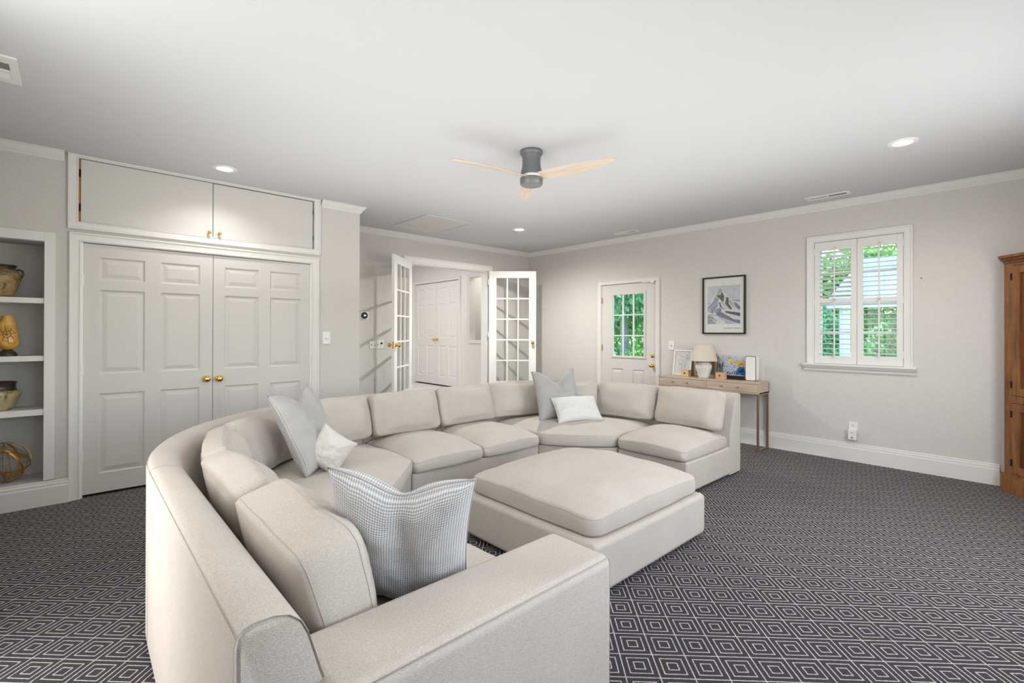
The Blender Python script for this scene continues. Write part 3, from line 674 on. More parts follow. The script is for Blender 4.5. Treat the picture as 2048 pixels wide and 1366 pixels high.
tag(G().lathe([(.008, 0), (.007, .008), (.001, .011)], seg=16).xf(Matrix.Translation((XR, .707, 1.864)) @ Matrix.Rotation(-pi/2, 4, 'Y')).build('wall_peg', M_bronze, smooth=50), 'tiny dark peg on the wall right of the shutters', 'peg')

# ------------------------------------------------------------------ soft furnishing helpers
def outline_rect(x0, x1, y0, y1, r=.06, n=8, per=16, bow=0.0):
    pts = []
    for cx_, cy_, a0 in ((x1-r, y1-r, 0), (x0+r, y1-r, 90), (x0+r, y0+r, 180), (x1-r, y0+r, 270)):
        for k in range(n+1):
            a = R_(a0+90*k/n); pts.append((cx_+r*cos(a), cy_+r*sin(a)))
    out = []
    for i in range(len(pts)):
        a, b = Vector(pts[i]), Vector(pts[(i+1) % len(pts)]); L = (b-a).length
        m = max(1, int(L/.035)); nrm = Vector((b.y-a.y, a.x-b.x)).normalized() if L > .05 else Vector((0, 0))
        for k in range(m):
            s = k/m; q = a.lerp(b, s)+nrm*(bow*4*s*(1-s)) if L > .05 else a.lerp(b, s)
            out.append((q.x, q.y))
    return out
def soften(poly, r=.05, n=6, bow=0.0):
    """round the corners of a polygon and resample it"""
    P = [Vector(p) for p in poly]; N = len(P); pts = []
    for i in range(N):
        a, b, c = P[i-1], P[i], P[(i+1) % N]; d1 = (a-b); d2 = (c-b); k = min(r, d1.length*.45, d2.length*.45)
        ang = d1.normalized().dot(d2.normalized())
        p1 = b+d1.normalized()*k; p2 = b+d2.normalized()*k
        if ang < -.985: pts.append(b); continue
        for j in range(n+1):
            s = j/n; pts.append(p1*(1-s)**2+b*2*s*(1-s)+p2*s*s)
    out = []
    for i in range(len(pts)):
        a, b = pts[i], pts[(i+1) % len(pts)]; L = (b-a).length; m = max(1, int(L/.035))
        for k in range(m): q = a.lerp(b, k/m); out.append((q.x, q.y))
    return out
def puff(out, z0, h, crown, crown_b=0.0, e=.05, seed=0, amp=.004, xf=None, droop=0.0, boxed=True):
    """a stuffed cushion: a closed skin over an outline; returns (G, seam loops)"""
    N = len(out); c = Vector((sum(p[0] for p in out)/N, sum(p[1] for p in out)/N))
    size = max((Vector(p)-c).length for p in out)
    hx = max(abs(p[0]-c.x) for p in out); hy = max(abs(p[1]-c.y) for p in out)
    prof = []
    for k in range(9):
        th = -pi/2+pi*k/8; s = 1-e*(1-abs(cos(th))**.55)
        zz = .5+.5*math.copysign(abs(sin(th))**.75, sin(th)); prof.append((s, zz, 0))
    inner = [.88, .78, .66, .54, .42, .30, .18, .08]
    s0 = 1-e
    rings = [(s*s0, 0.0, -1) for s in reversed(inner)]+prof+[(s*s0, 1.0, 1) for s in inner]
    vs = []; fs = []
    for s, zz, side in rings:
        for x, y in out:
            p = c+(Vector((x, y))-c)*s; z = z0+h*zz
            k = 1-(s/s0)**2.6 if side else 0
            if side and boxed:
                xn, yn = min(1, abs(p.x-c.x)/(hx*s0)), min(1, abs(p.y-c.y)/(hy*s0))
                k = ((1-xn**2.8)*(1-yn**2.8))**.8
            if side == 1: z += crown*k
            if side == -1: z -= crown_b*k
            dd = (Vector((x, y))-c).length/size
            if droop and zz > .5: z -= droop*max(0, dd*s-.6)**2*6
            nz = noise.noise(Vector((p.x*4+seed*7.1, p.y*4, seed*3.3)))*amp*1.6+noise.noise(Vector((p.x*11+seed, p.y*11, 9.1)))*amp*.5
            nx = noise.noise(Vector((x*6, y*6, z*8+seed)))*amp
            d = (p-c).normalized() if (p-c).length > 1e-4 else Vector((0, 0))
            vs.append((p.x+d.x*nx, p.y+d.y*nx, z+nz*(1 if zz > .3 else .3)))
    m = len(rings)
    for i in range(m-1):
        for k in range(N): fs.append((i*N+k, i*N+(k+1) % N, (i+1)*N+(k+1) % N, (i+1)*N+k))
    nz = noise.noise(Vector((c.x*4+seed*7.1, c.y*4, seed*3.3)))*amp*1.6+noise.noise(Vector((c.x*11+seed, c.y*11, 9.1)))*amp*.5
    vs.append((c.x, c.y, z0-crown_b+nz*.3)); vs.append((c.x, c.y, z0+h+crown+nz)); a, b = m*N, m*N+1
    for k in range(N): fs.append((a, (k+1) % N, k)); fs.append((b, (m-1)*N+k, (m-1)*N+(k+1) % N))
    g = G().add(vs, fs)
    i1 = len(inner)+6; i2 = len(inner)+2
    loops = [[Vector(vs[i1*N+k]) for k in range(N)], [Vector(vs[i2*N+k]) for k in range(N)]]
    if xf is not None: g.xf(xf); loops = [[xf @ p for p in L] for L in loops]
    return g, loops
def seam(loops, parent, m=None, r=.0016, name='piping'):
    g = G()
    for L in loops: g.tube(L, r, 5, closed=True)
    return g.build(name, m or M_sofa_seam, parent, smooth=180, world=True)
def seat_cushion(parent, out, seed, z0=.285, h=.118, crown=.060, seams=(0,), boxed=True):
    g, L = puff(out, z0, h, crown, 0, e=.055, seed=seed, amp=.005, droop=.03, boxed=boxed)
    s = g.build('seat_cushion', M_sofa, parent, smooth=180, world=True); seam([L[i] for i in seams], s); return s
def back_cushion(parent, cx_, cy_, face, seed, W=.64, H=.365, T=.115, lean=18, zc=.620, crown=.062, boxy=0):
    """face: heading (radians) the cushion looks towards"""
    n = Vector((cos(face), sin(face), 0)); wd = Vector((-sin(face), cos(face), 0)); th = R_(lean); up = Vector((0, 0, 1))
    Y = up*cos(th)-n*sin(th); Z = n*cos(th)+up*sin(th)
    m = Matrix((wd, Y, Z)).transposed().to_4x4(); m.translation = Vector((cx_, cy_, zc))
    out = soften([(-W/2, -H/2), (W/2, -H/2), (W/2+.004, H/2-.004), (0, H/2+.006), (-W/2-.004, H/2-.004)], .055)
    g, L = puff(out, -T/2, T, crown, crown*.5, e=.10 if boxy else .15, seed=seed, amp=.010, xf=m)
    s = g.build('back_cushion', M_sofa, parent, smooth=180, world=True); seam([L[0], L[1]] if boxy else [L[0]], s); return s

BP = [(0, .025), (0, .725), (.004, .744), (.016, .757), (.034, .762), (.072, .761), (.102, .752), (.126, .731), (.141, .70), (.168, .61), (.205, .50), (.240, .40), (.240, .025)]
def back_sweep(parent, path, name='backrest'):
    """path: list of (x, y, nx, ny): outer line points and inward normals"""
    path = [(Vector((a, b, 0)), Vector((c, d, 0)).normalized()) for a, b, c, d in path]
    cx_ = .12; cz = .40; vs = []; fs = []; m = len(BP); rows = []
    def ring(p, n, ins):
        return [p+n*(cx_+(d-cx_)*(1-ins/.12))+Vector((0, 0, cz+(z-cz)*(1-ins/.37))) for d, z in BP]
    t0 = (path[1][0]-path[0][0]).normalized(); t1 = (path[-1][0]-path[-2][0]).normalized()
    rr = .012
    for a in (0, 25, 50, 75, 90): rows.append(ring(path[0][0]+t0*rr*(1-sin(R_(a))), path[0][1], rr*(1-cos(R_(90-a))) if a < 90 else 0))
    rows[0] = ring(path[0][0], path[0][1], rr)
    for q in path[1:-1]: rows.append(ring(q[0], q[1], 0))
    for a in (90, 75, 50, 25, 0): rows.append(ring(path[-1][0]-t1*rr*(1-sin(R_(a))), path[-1][1], rr*(1-cos(R_(90-a))) if a < 90 else 0))
    rows[-1] = ring(path[-1][0], path[-1][1], rr)
    for r_ in rows: vs += r_
    for i in range(len(rows)-1):
        for k in range(m): fs.append((i*m+k, i*m+(k+1) % m, (i+1)*m+(k+1) % m, (i+1)*m+k))
    fs += [tuple(range(m)), tuple(range((len(rows)-1)*m, len(rows)*m))[::-1]]
    b = G().add(vs, fs).build(name, M_sofa, parent, smooth=50, world=True)
    g = G(); core = rows[4:-4]
    g.tube([r_[2]+Vector((0, 0, .001)) for r_ in core], .0015, 5)
    for r_ in (rows[3], rows[-4]): g.tube([p for p in r_[0:9]], .0010, 5)
    g.build('piping', M_sofa_seam, b, smooth=180, world=True); return b
def base_block(parent, poly, z0=.025, z1=.282, r=.022, name='seat_base'):
    b = G().prism(poly, z0, z1).build(name, M_sofa, parent, bevel=r, seg=4, world=True); return b
def feet(parent, pts):
    f0 = None
    for x, y in pts:
        if f0 is None: f0 = G().box(-.025, .025, -.025, .025, 0, .026).build('foot', M_black, parent); f = f0
        else: f = f0.copy(); COL.objects.link(f); f.parent = parent
        o = WM[parent.name].translation; f.location = (x-o.x, y-o.y, 0)

# ---- left section with arm
SG = 'sections of the beige U-shaped sectional'
t = thing('sofa_section', 'nearest two-seat section of the beige sectional, with the only arm', 'sofa', (.75, 1.70, 0), group=SG)
base_block(t, [(.42, 1.04), (1.285, 1.04), (1.285, 2.497), (.42, 2.497)])
back_sweep(t, [(.230, 1.035, 1, 0), (.230, 1.4, 1, 0), (.232, 2.0, 1, 0), (.235, 2.497, 1, 0)])
arm = G().box(.385, 1.335, .945, 1.222, .025, .592).build('arm', M_sofa, t, bevel=.034, seg=6, world=True)
G().tube([(.46, .9525, .584), (1.30, .9525, .584), (1.322, .957, .584)], .0015, 5).tube([(1.330, .957, .05), (1.330, .957, .56), (1.322, .957, .584)], .0015, 5).tube([(1.330, 1.212, .05), (1.330, 1.212, .57)], .0015, 5).build('piping', M_sofa_seam, arm, smooth=180, world=True)
seat_cushion(t, outline_rect(.45, 1.32, 1.228, 1.858, .05, bow=.008), 1)
seat_cushion(t, outline_rect(.45, 1.32, 1.862, 2.497, .05, bow=.008), 2)
back_cushion(t, .535, 1.545, 0, 3, lean=18, T=.17, H=.355, zc=.620, boxy=1); back_cushion(t, .530, 2.185, R_(1), 4, lean=18, T=.13, zc=.622)
feet(t, [(.30, 1.05), (1.2, 1.05), (.30, 2.42), (1.2, 2.42)])
# ---- left corner wedge
def arc(c, rx, ry, a0, a1, n=26):
    P = []
    for k in range(n+1):
        a = R_(a0+(a1-a0)*k/n); P.append((c[0]+rx*cos(a), c[1]+ry*sin(a), -cos(a)/rx, -sin(a)/ry))
    return P
C1 = (1.85, 2.503); t = thing('sofa_section', 'curved corner section of the beige sectional in front of the closet doors', 'sofa', (1.0, 3.3, 0), group=SG)
back_sweep(t, arc(C1, 1.615, 1.647, 180, 90))
inn = [(C1[0]+1.42*cos(R_(a)), C1[1]+1.44*sin(R_(a))) for a in range(180, 89, -5)]
base_block(t, inn+[(1.848, 3.10), (1.285, 2.505)], r=.015)
inc = [(C1[0]+1.37*cos(R_(a)), C1[1]+.004+1.39*sin(R_(a))) for a in range(180, 89, -5)]
seat_cushion(t, soften([(x, y) for x, y in inc]+[(1.846, 3.07), (1.60, 2.795), (1.315, 2.508)], .06), 5, boxed=False)
back_cushion(t, C1[0]+1.295*cos(R_(165)), C1[1]+1.30*sin(R_(165)), R_(165-180+3), 6, W=.645)
back_cushion(t, C1[0]+1.28*cos(R_(135)), C1[1]+1.30*sin(R_(135)), R_(135-180), 7, W=.66)
back_cushion(t, C1[0]+1.26*cos(R_(105)), C1[1]+1.285*sin(R_(105)), R_(105-180-2), 8, W=.65)
feet(t, [(.45, 2.75), (1.7, 3.9), (1.3, 2.75), (1.7, 3.1)])
# ---- middle two-seat section
t = thing('sofa_section', 'armless two-seat middle section of the beige sectional, facing the ottoman', 'sofa', (2.52, 3.6, 0), group=SG)
back_sweep(t, [(1.856, 4.150, 0, -1), (2.3, 4.150, 0, -1), (2.8, 4.150, 0, -1), (3.196, 4.150, 0, -1)])
base_block(t, [(1.856, 3.095), (3.196, 3.095), (3.196, 3.95), (1.856, 3.95)])
seat_cushion(t, outline_rect(1.858, 2.524, 3.065, 3.90, .05, bow=.008), 9)
seat_cushion(t, outline_rect(2.528, 3.194, 3.065, 3.90, .05, bow=.008), 10)
back_cushion(t, 2.19, 3.785, -pi/2, 11, W=.66); back_cushion(t, 2.86, 3.785, -pi/2, 12, W=.655)
feet(t, [(1.95, 4.0), (3.1, 4.0), (1.95, 3.2), (3.1, 3.2)])
# ---- far corner wedge
C2 = (3.20, 2.552); rx2, ry2 = 1.492, 1.598
t = thing('sofa_section', 'curved far corner section of the beige sectional, nearest the french doors', 'sofa', (4.0, 3.3, 0), group=SG)
back_sweep(t, arc(C2, rx2, ry2, 90, 0))
inn = [(C2[0]+(rx2-.205)*cos(R_(a)), C2[1]+(ry2-.205)*sin(R_(a))) for a in range(0, 91, 5)]
base_block(t, inn+[(3.202, 3.10), (3.650, 2.554)], r=.015)
inc = [(C2[0]+(rx2-.25)*cos(R_(a)), C2[1]+(ry2-.255)*sin(R_(a))) for a in range(0, 91, 5)]
seat_cushion(t, soften(inc+[(3.204, 3.07), (3.40, 2.79), (3.625, 2.556)], .06), 13, boxed=False)
for k, (a, f) in enumerate(((75, -105), (45, -135), (15, -168))):
    back_cushion(t, C2[0]+(rx2-.36)*cos(R_(a)), C2[1]+(ry2-.36)*sin(R_(a)), R_(f), 14+k, W=.635)
feet(t, [(4.45, 2.75), (3.3, 3.95), (3.75, 2.75), (3.3, 3.15)])
# ---- right single section
t = thing('sofa_section', 'armless single-seat end section of the beige sectional beside the console table', 'sofa', (4.2, 2.2, 0), group=SG)
back_sweep(t, [(4.695, 2.548, -1, 0), (4.695, 2.3, -1, 0), (4.695, 2.1, -1, 0), (4.695, 1.875, -1, 0)])
base_block(t, [(3.655, 1.875), (4.49, 1.875), (4.49, 2.548), (3.655, 2.548)])
seat_cushion(t, outline_rect(3.625, 4.45, 1.880, 2.546, .05, bow=.008), 20)
back_cushion(t, 4.335, 2.205, pi, 21, W=.65)
feet(t, [(4.6, 1.95), (4.6, 2.45), (3.75, 1.95), (3.75, 2.45)])
# ---- ottoman
t = thing('ottoman', 'large square beige ottoman standing inside the sectional', 'ottoman', (2.46, 2.0, 0))
b = base_block(t, [(1.885, 1.440), (3.055, 1.440), (3.055, 2.520), (1.885, 2.520)], z1=.285, r=.030, name='ottoman_base')
g = G()
for x, y in ((1.892, 1.447), (3.048, 1.447), (3.048, 2.513), (1.892, 2.513)): g.tube([(x, y, .03), (x, y, .26)], .0015, 5)
g.build('piping', M_sofa_seam, b, smooth=180, world=True)
g, L = puff(outline_rect(1.930, 3.048, 1.478, 2.512, .080, bow=.008), .290, .125, .070, 0, e=.030, seed=30, amp=.007, droop=.025)
c = g.build('top_cushion', M_sofa, t, smooth=180, world=True); seam(L, c)
feet(t, [(1.97, 1.53), (2.96, 1.53), (2.96, 2.43), (1.97, 2.43)])

# ---- throw pillows
def pillow(name, label, mt, W, H, T, bottom, right, up, chop=0.0, crease=0.0, ear=.07, seed=0, roll=0, group=None, sag=.0, uvs=1.0):
    """bottom: middle of the lower edge; right and up: directions as the viewer sees them"""
    r = Vector(right).normalized(); u = Vector(up); u = (u-r*u.dot(r)).normalized()
    if roll: q = Matrix.Rotation(roll, 3, r.cross(u)); r, u = q @ r, q @ u
    nrm = r.cross(u); n = 44; vs = []; fs = []; uv = []
    def idx(side, i, j):
        return (side*(n+1)+j)*(n+1)+i
    for side in (0, 1):
        for j in range(n+1):
            for i in range(n+1):
                a = -1+2*i/n; b = -1+2*j/n
                x = a*W/2*(1-ear*(1-b*b)**1.0); y = b*H/2*(1-ear*(1-a*a))
                e = max(0, (1-a**4))*max(0, (1-b**4)); th = T/2*e**.55*(1-.25*(a*a+b*b)/2)
                vt = max(0, min(1, (b+.35)/1.35)); vt = vt*vt*(3-2*vt)
                if chop: y -= chop*math.exp(-(a/.42)**2)*vt
                if crease: th *= 1-crease*math.exp(-((a-.05)/.16)**2)*vt
                if sag: th *= 1+sag*max(0, -b)*(1-abs(b)**6); y += sag*.12*max(0, -b-.5)*H
                wob = noise.noise(Vector((a*2.6+seed, b*2.6, side*5)))*.012+noise.noise(Vector((a*7+seed, b*7, side*5)))*.004
                wob *= e**.3 if e > 0 else 0
                z = (th+wob) if side == 0 else -(th-wob*.5)
                bend = .02*a*a
                vs.append(Vector((0, 0, 0))+r*x+u*(y+H/2)+nrm*(z-bend)); uv.append((a*W/2*uvs, b*H/2*uvs))
    for side in (0, 1):
        for j in range(n):
            for i in range(n):
                q = (idx(side, i, j), idx(side, i+1, j), idx(side, i+1, j+1), idx(side, i, j+1)); fs.append(q if side == 0 else q[::-1])
    t = thing(name, label, 'pillow', bottom, group=group)
    # weld the two faces along the rim
    me_g = G().add(vs, fs); o = me_g.build('pillow_cover', mt, t, smooth=180, uv=uv)
    bm = bmesh.new(); bm.from_mesh(o.data); bmesh.ops.remove_doubles(bm, verts=bm.verts, dist=1e-5); bmesh.ops.recalc_face_normals(bm, faces=bm.faces); bm.to_mesh(o.data); bm.free()
    rim = [vs[idx(0, i, 0)] for i in range(n)]+[vs[idx(0, n, j)] for j in range(n)]+[vs[idx(0, n-i, n)] for i in range(n)]+[vs[idx(0, 0, n-j)] for j in range(n)]
    G().tube(rim, .0028, 5, closed=True).build('seam', mt, t, smooth=180)
    return t
pillow('throw_pillow', 'large open-weave grey-white pillow leaning in the arm corner, nearest', M_pil_knit, .445, .53, .20, (.848, 1.478, .440), (.33, -.29, -.04), (-.20, -.12, .42), chop=.055, crease=.35, seed=1, sag=.25)
pillow('throw_pillow', 'large grey linen pillow in the corner before the closet doors', M_pil_grey, .52, .56, .17, (1.235, 3.110, .460), (.70, .70, 0.02), (-.16, .20, .52), chop=.10, crease=.5, seed=2, sag=.3)
pillow('throw_pillow', 'small cream pillow standing on a corner beside the grey pillow', M_pil_cream, .240, .240, .13, (1.130, 3.015, .488), (.93, -.37, 0), (.02, .06, 1), seed=3, roll=R_(-36), ear=.08)
pillow('throw_pillow', 'grey linen pillow with a chopped top, on the far corner seat', M_pil_grey, .50, .53, .16, (3.685, 3.235, .440), (.92, -.34, .04), (.10, .16, .55), chop=.12, crease=.55, seed=4, sag=.3)
pillow('throw_pillow', 'small ivory lumbar pillow lying against the grey pillow', M_pil_ivory, .50, .28, .12, (3.71, 3.00, .465), (.93, -.36, 0), (.10, .26, .34), seed=5, ear=.05)

# ------------------------------------------------------------------ console table and what stands on it
TZ = .772
t = thing('console_table', 'slim pale oak console table with bronze legs under the mountain print', 'table', (5.80, 2.68, 0))
X0, X1, Y0, Y1 = 5.65, 5.955, 2.055, 3.300
def tb(name, m, *b, par=None, bevel=.0015): return G().box(*b).build(name, m, par or t, world=True, bevel=bevel)
tb('table_top', M_oak, X0-.002, X1, Y0-.002, Y1+.002, TZ-.018, TZ)
g = G().box(X0+.02, X1, Y0, Y1, .645, .657).box(X0, X1, Y0, Y0+.014, .645, TZ-.018).box(X0, X1, Y1-.014, Y1, .645, TZ-.018).box(X1-.012, X1, Y0, Y1, .645, TZ-.018)
g.box(X0, X0+.02, Y0+.014, Y1-.014, .645, .657).box(X0, X0+.02, 2.662, 2.682, .657, TZ-.018).build('case', M_oak, t, world=True)
for ya, yb, kk in ((2.685, 3.283, (3.085, 2.897)), (2.072, 2.659, (2.469, 2.279))):
    d = tb('drawer', M_oak, X0+.001, X0+.02, ya, yb, .6595, .7515)
    for ky in kk:
        G().lathe([(.004, 0), (.004, -.012), (.0095, -.015), (.0095, -.023), (.006, -.026), (.001, -.026)], seg=18).xf(Matrix.Translation((X0+.001, ky, .707)) @ Matrix.Rotation(pi/2, 4, 'Y')).build('knob', M_bronze, d, world=True, smooth=50)
g = G()
q = .022
for ya in (Y0+.002, Y1-q-.002):
    for xa in (X0-.002, X1-q): tb('leg', M_bronze, xa, xa+q, ya, ya+q, 0, .645)
    tb('foot_rail', M_bronze, X0+q-.002, X1-q, ya, ya+q, 0, .018)
for xa in (X0-.002, X1-q): tb('top_rail', M_bronze, xa, xa+q, Y0+q+.002, Y1-q-.002, .625, .645)
for ya in (Y0+.002, Y1-q-.002): tb('top_rail', M_bronze, X0+q-.002, X1-q, ya, ya+q, .625, .645)

def lean_frame(name, label, cat, yc, W, H, xbot, lean, fw, fd, m_frame, loc_label=None):
    """a frame standing on the table, leaning back to the wall; local x right, y back, z up"""
    o = thing(name, label, cat, (xbot, yc, TZ), -pi/2); o.rotation_euler = (-lean, 0, -pi/2)
    WM[o.name] = Matrix.Translation((xbot, yc, TZ)) @ o.rotation_euler.to_matrix().to_4x4()
    return o
# white framed sketch
t = lean_frame('framed_sketch', 'small white frame with a faint line drawing, left of the lamp', 'picture frame', 3.105, .255, .335, 5.905, .15, .018, .02, M_white)
G().holes(-.1275, .1275, 0, .335, [(-.108, .108, .02, .315)], lambda a, b: (a, b, -.018, 0)).build('frame', M_white, t, bevel=.002)
M_paper = mat('sketch_paper', (.72, .71, .70), .6)
G().box(-.108, .108, -.008, -.004, .02, .315).build('mount', M_paper, t)
M_ink = mat('grey_ink', (.33, .33, .35), .8)
g = G(); rr = random.Random(5)
for k in range(16):
    x, z = rr.uniform(-.07, .07), rr.uniform(.12, .28); a = rr.uniform(0, 6.28); pts = []
    for s in range(7): pts.append((max(-.095, min(.095, x)), -.0086, max(.04, min(.3, z)))); a += rr.uniform(-.8, .8); x += .018*cos(a); z += .018*sin(a)
    g.tube(pts, .0011, 4)
for k in range(7): g.tube([(-.06+.02*k, -.0086, .05), (-.05+.016*k, -.0086, .15+.01*(k % 3))], .0009, 4)
g.build('line_drawing', M_ink, t)
G().box(-.108, .108, -.0125, -.011, .02, .315).build('glazing', M_glass, t)
# brown board behind the lamp
M_board = wood('dark_walnut_board', (.13, .095, .07), (.25, .19, .14), .5, 'Z', 6)
M_boardl = wood('tan_board_edge', (.36, .27, .19), (.48, .37, .27), .5, 'Z', 6)
t = lean_frame('framed_mirror', 'dark brown framed panel leaning on the wall behind the lamp', 'picture frame', 2.805, .30, .30, 5.945, .06, .02, .02, M_board)
G().holes(-.15, .15, 0, .30, [(-.118, .118, .03, .27)], lambda a, b: (a, b, -.020, 0)).build('frame', M_boardl, t, bevel=.002)
G().box(-.118, .118, -.008, -.003, .03, .27).build('panel', M_board, t)
# child's canvas
def canvas_mat():
    m = bpy.data.materials.new('child_painting'); m.use_nodes = True; n = m.node_tree.nodes; l = m.node_tree.links; b = n['Principled BSDF']; b.inputs['Roughness'].default_value = .6
    tc = n.new('ShaderNodeTexCoord'); w1 = n.new('ShaderNodeTexNoise'); w1.inputs['Scale'].default_value = 22; w1.inputs['Detail'].default_value = 4; w1.inputs['Distortion'].default_value = 2.5; l.new(tc.outputs['Object'], w1.inputs[0])
    r = n.new('ShaderNodeValToRGB'); cr = r.color_ramp; cr.elements[0].position = .30; cr.elements[0].color = (.06, .07, .14, 1); cr.elements[1].position = .72; cr.elements[1].color = (.13, .38, .55, 1)
    for p, c in ((.40, (.25, .27, .38)), (.47, (.62, .64, .66)), (.55, (.40, .47, .60)), (.62, (.66, .68, .66))): e = cr.elements.new(p); e.color = (*c, 1)
    l.new(w1.outputs[0], r.inputs[0]); l.new(r.outputs[0], b.inputs['Base Color']); return m
t = lean_frame('painted_canvas', 'colourful canvas of yellow flowers and blue strokes leaning on the wall', 'painting', 2.47, .345, .275, 5.930, .13, 0, 0, M_white)
G().box(-.172, .172, -.018, 0, 0, .275).build('canvas', canvas_mat(), t, bevel=.002)
M_yel = mat('yellow_paint', (.80, .56, .07), .6, var=.3, vscale=60); M_blu = mat('blue_paint', (.02, .16, .50), .6, var=.4, vscale=60); M_gry = mat('dark_grey_paint', (.10, .10, .12), .7, var=.4, vscale=60)
def blob(x, z, r, seed, yy=-.0186, k=14, am=.35):
    q = random.Random(seed); return [(x+r*(1+q.uniform(-am, am))*cos(2*pi*i/k), yy, z+r*(1+q.uniform(-am, am))*sin(2*pi*i/k)) for i in range(k)]
g = G()
for x, z, r, s in ((-.010, .215, .030, 1), (.075, .190, .032, 2), (.110, .165, .030, 3), (.125, .200, .022, 4)): p = blob(x, z, r, s); g.add(p, [tuple(range(len(p)))])
g.build('yellow_flower', M_yel, t)
g = G()
for x, z, r, s in ((.105, .105, .042, 5), (.135, .080, .035, 6), (.075, .085, .028, 9)): p = blob(x, z, r, s, am=.5); g.add(p, [tuple(range(len(p)))])
g.build('blue_stroke', M_blu, t)
# dark hare-like silhouette: a narrow plant figure standing before the canvas
t = thing('dark_figurine', 'small dark spiky figurine in front of the painted canvas', 'figurine', (5.878, 2.578, TZ))
G().lathe([(.026, 0), (.030, .02), (.026, .06), (.018, .10), (.020, .13), (.014, .16), (.001, .17)], seg=16).build('body', M_gry, t, smooth=60)
for a, zz, ll in ((0, .12, .075), (1.3, .11, .06), (2.7, .13, .08), (4.0, .10, .055), (5.1, .14, .07), (.6, .15, .07), (3.3, .15, .075)):
    G().tube([(0, 0, zz), (.012*sin(a), .020*cos(a), zz+ll*.4), (.016*sin(a), .034*cos(a), zz+ll)], [.008, .007, .001], 6).build('spike', M_gry, t, smooth=60)
# lamp
t = thing('table_lamp', 'cream ceramic table lamp with a tapered linen shade', 'lamp', (5.765, 2.746, TZ))
G().lathe([(.055, 0), (.060, .004), (.066, .03), (.080, .08), (.092, .12), (.097, .145), (.092, .170), (.074, .190), (.050, .200), (.030, .205), (.001, .206)], seg=48).build('lamp_base', M_ceram, t, smooth=60)
G().lathe([(.020, .203), (.018, .212), (.008, .216), (.008, .26), (.001, .262)], seg=20).build('lamp_neck', M_bronze, t, smooth=40)
G().lathe([(.158, .214), (.160, .214), (.108, .414), (.105, .414), (.105, .412), (.156, .216)], seg=64).build('lamp_shade', M_shade, t, smooth=40)
b_ = bpy.data.objects[t.children[-1].name]
# the shade is open at both ends: drop its end caps
bm = bmesh.new(); bm.from_mesh(b_.data); bmesh.ops.delete(bm, geom=[f for f in bm.faces if len(f.verts) > 8], context='FACES'); bm.to_mesh(b_.data); bm.free()
G().tube([(0, 0, .26), (0, 0, .41)], .002, 6).tube([(-.105, 0, .408), (.105, 0, .408)], .0015, 6).tube([(0, -.105, .408), (0, .105, .408)], .0015, 6).build('shade_spider', M_bronze, t)
# wooden cubes with a hole
def cube(label, x, y, rz, s=.082, top=0):
    t = thing('wooden_cube', label, 'cube', (x, y, TZ), rz); 
    G().box(-s*.62, s*.62, -s/2, s/2, 0, s).build('cube_body', M_cube, t, bevel=.002)
    G().lathe([(.011, -s/2-.0004), (.011, -s/2+.001)], (0, 0, s*.52), 20, 'Y').build('round_hole', M_dark, t)
    G().box(-s*.62-.0003, s*.62+.0003, -s/2-.0003, s/2+.0003, s*.90, s*.91).build('lid_line', M_raw, t)
cube('beech cube with a dark round hole, before the white frame', 5.83, 3.010, -pi/2)
cube('beech cube with a dark round hole, right of the lamp', 5.80, 2.545, -pi/2)
# black vial rack
t = thing('vial_rack', 'low black rack of small dark vials before the canvas', 'rack', (5.865, 2.405, TZ), -pi/2)
G().box(-.110, .110, -.022, .022, 0, .045).build('rack_body', M_black, t, bevel=.003)
for k, (x, h) in enumerate(((-.085, .05), (-.058, .034), (-.032, .045), (-.004, .034), (.026, .030), (.055, .030), (.085, .024))):
    v = G().lathe([(.008, .040), (.008, .045+h*.55), (.005, .045+h*.65), (.005, .045+h), (.001, .045+h)], (x, 0, 0), 14).build('vial', M_black, t, smooth=40)
    G().lathe([(.0084, .045+h*.08), (.0084, .045+h*.45)], (x, 0, 0), 14).build('vial_label', mat('vial_label_paper', (.65, .60, .42), .7) if k == 0 else bpy.data.materials['vial_label_paper'], v)
# white rounded speaker
t = thing('rounded_speaker', 'upright white rounded speaker with dark edge at the table end', 'speaker', (5.86, 2.205, TZ), -pi/2-.15)
def rr_prism(W, H, r, y0_, y1_, zoff=0):
    pts = []
    for cx_, cz_, a0 in ((W/2-r, H-r, 0), (-W/2+r, H-r, 90), (-W/2+r, r, 180), (W/2-r, r, 270)):
        for k in range(7): a = R_(a0+15*k); pts.append((cx_+r*cos(a), cz_+r*sin(a)+zoff))
    n = len(pts); return G().add([(x, y0_, z) for x, z in pts]+[(x, y1_, z) for x, z in pts], [tuple(range(n)), tuple(range(n, 2*n))[::-1]]+[(i, n+i, n+(i+1) % n, (i+1) % n) for i in range(n)])
rr_prism(.122, .285, .020, -.033, .033, .003).build('speaker_body', M_plate, t, smooth=40, bevel=.003)
rr_prism(.128, .290, .022, -.038, -.031, .001).build('edge_band', M_bronze, t, smooth=40, bevel=.001)
rr_prism(.114, .274, .018, -.041, -.037, .008).build('front_grille', M_white, t, smooth=40, bevel=.001)
G().box(-.060, .060, -.030, .032, 0, .006).build('base_foot', M_bronze, t)

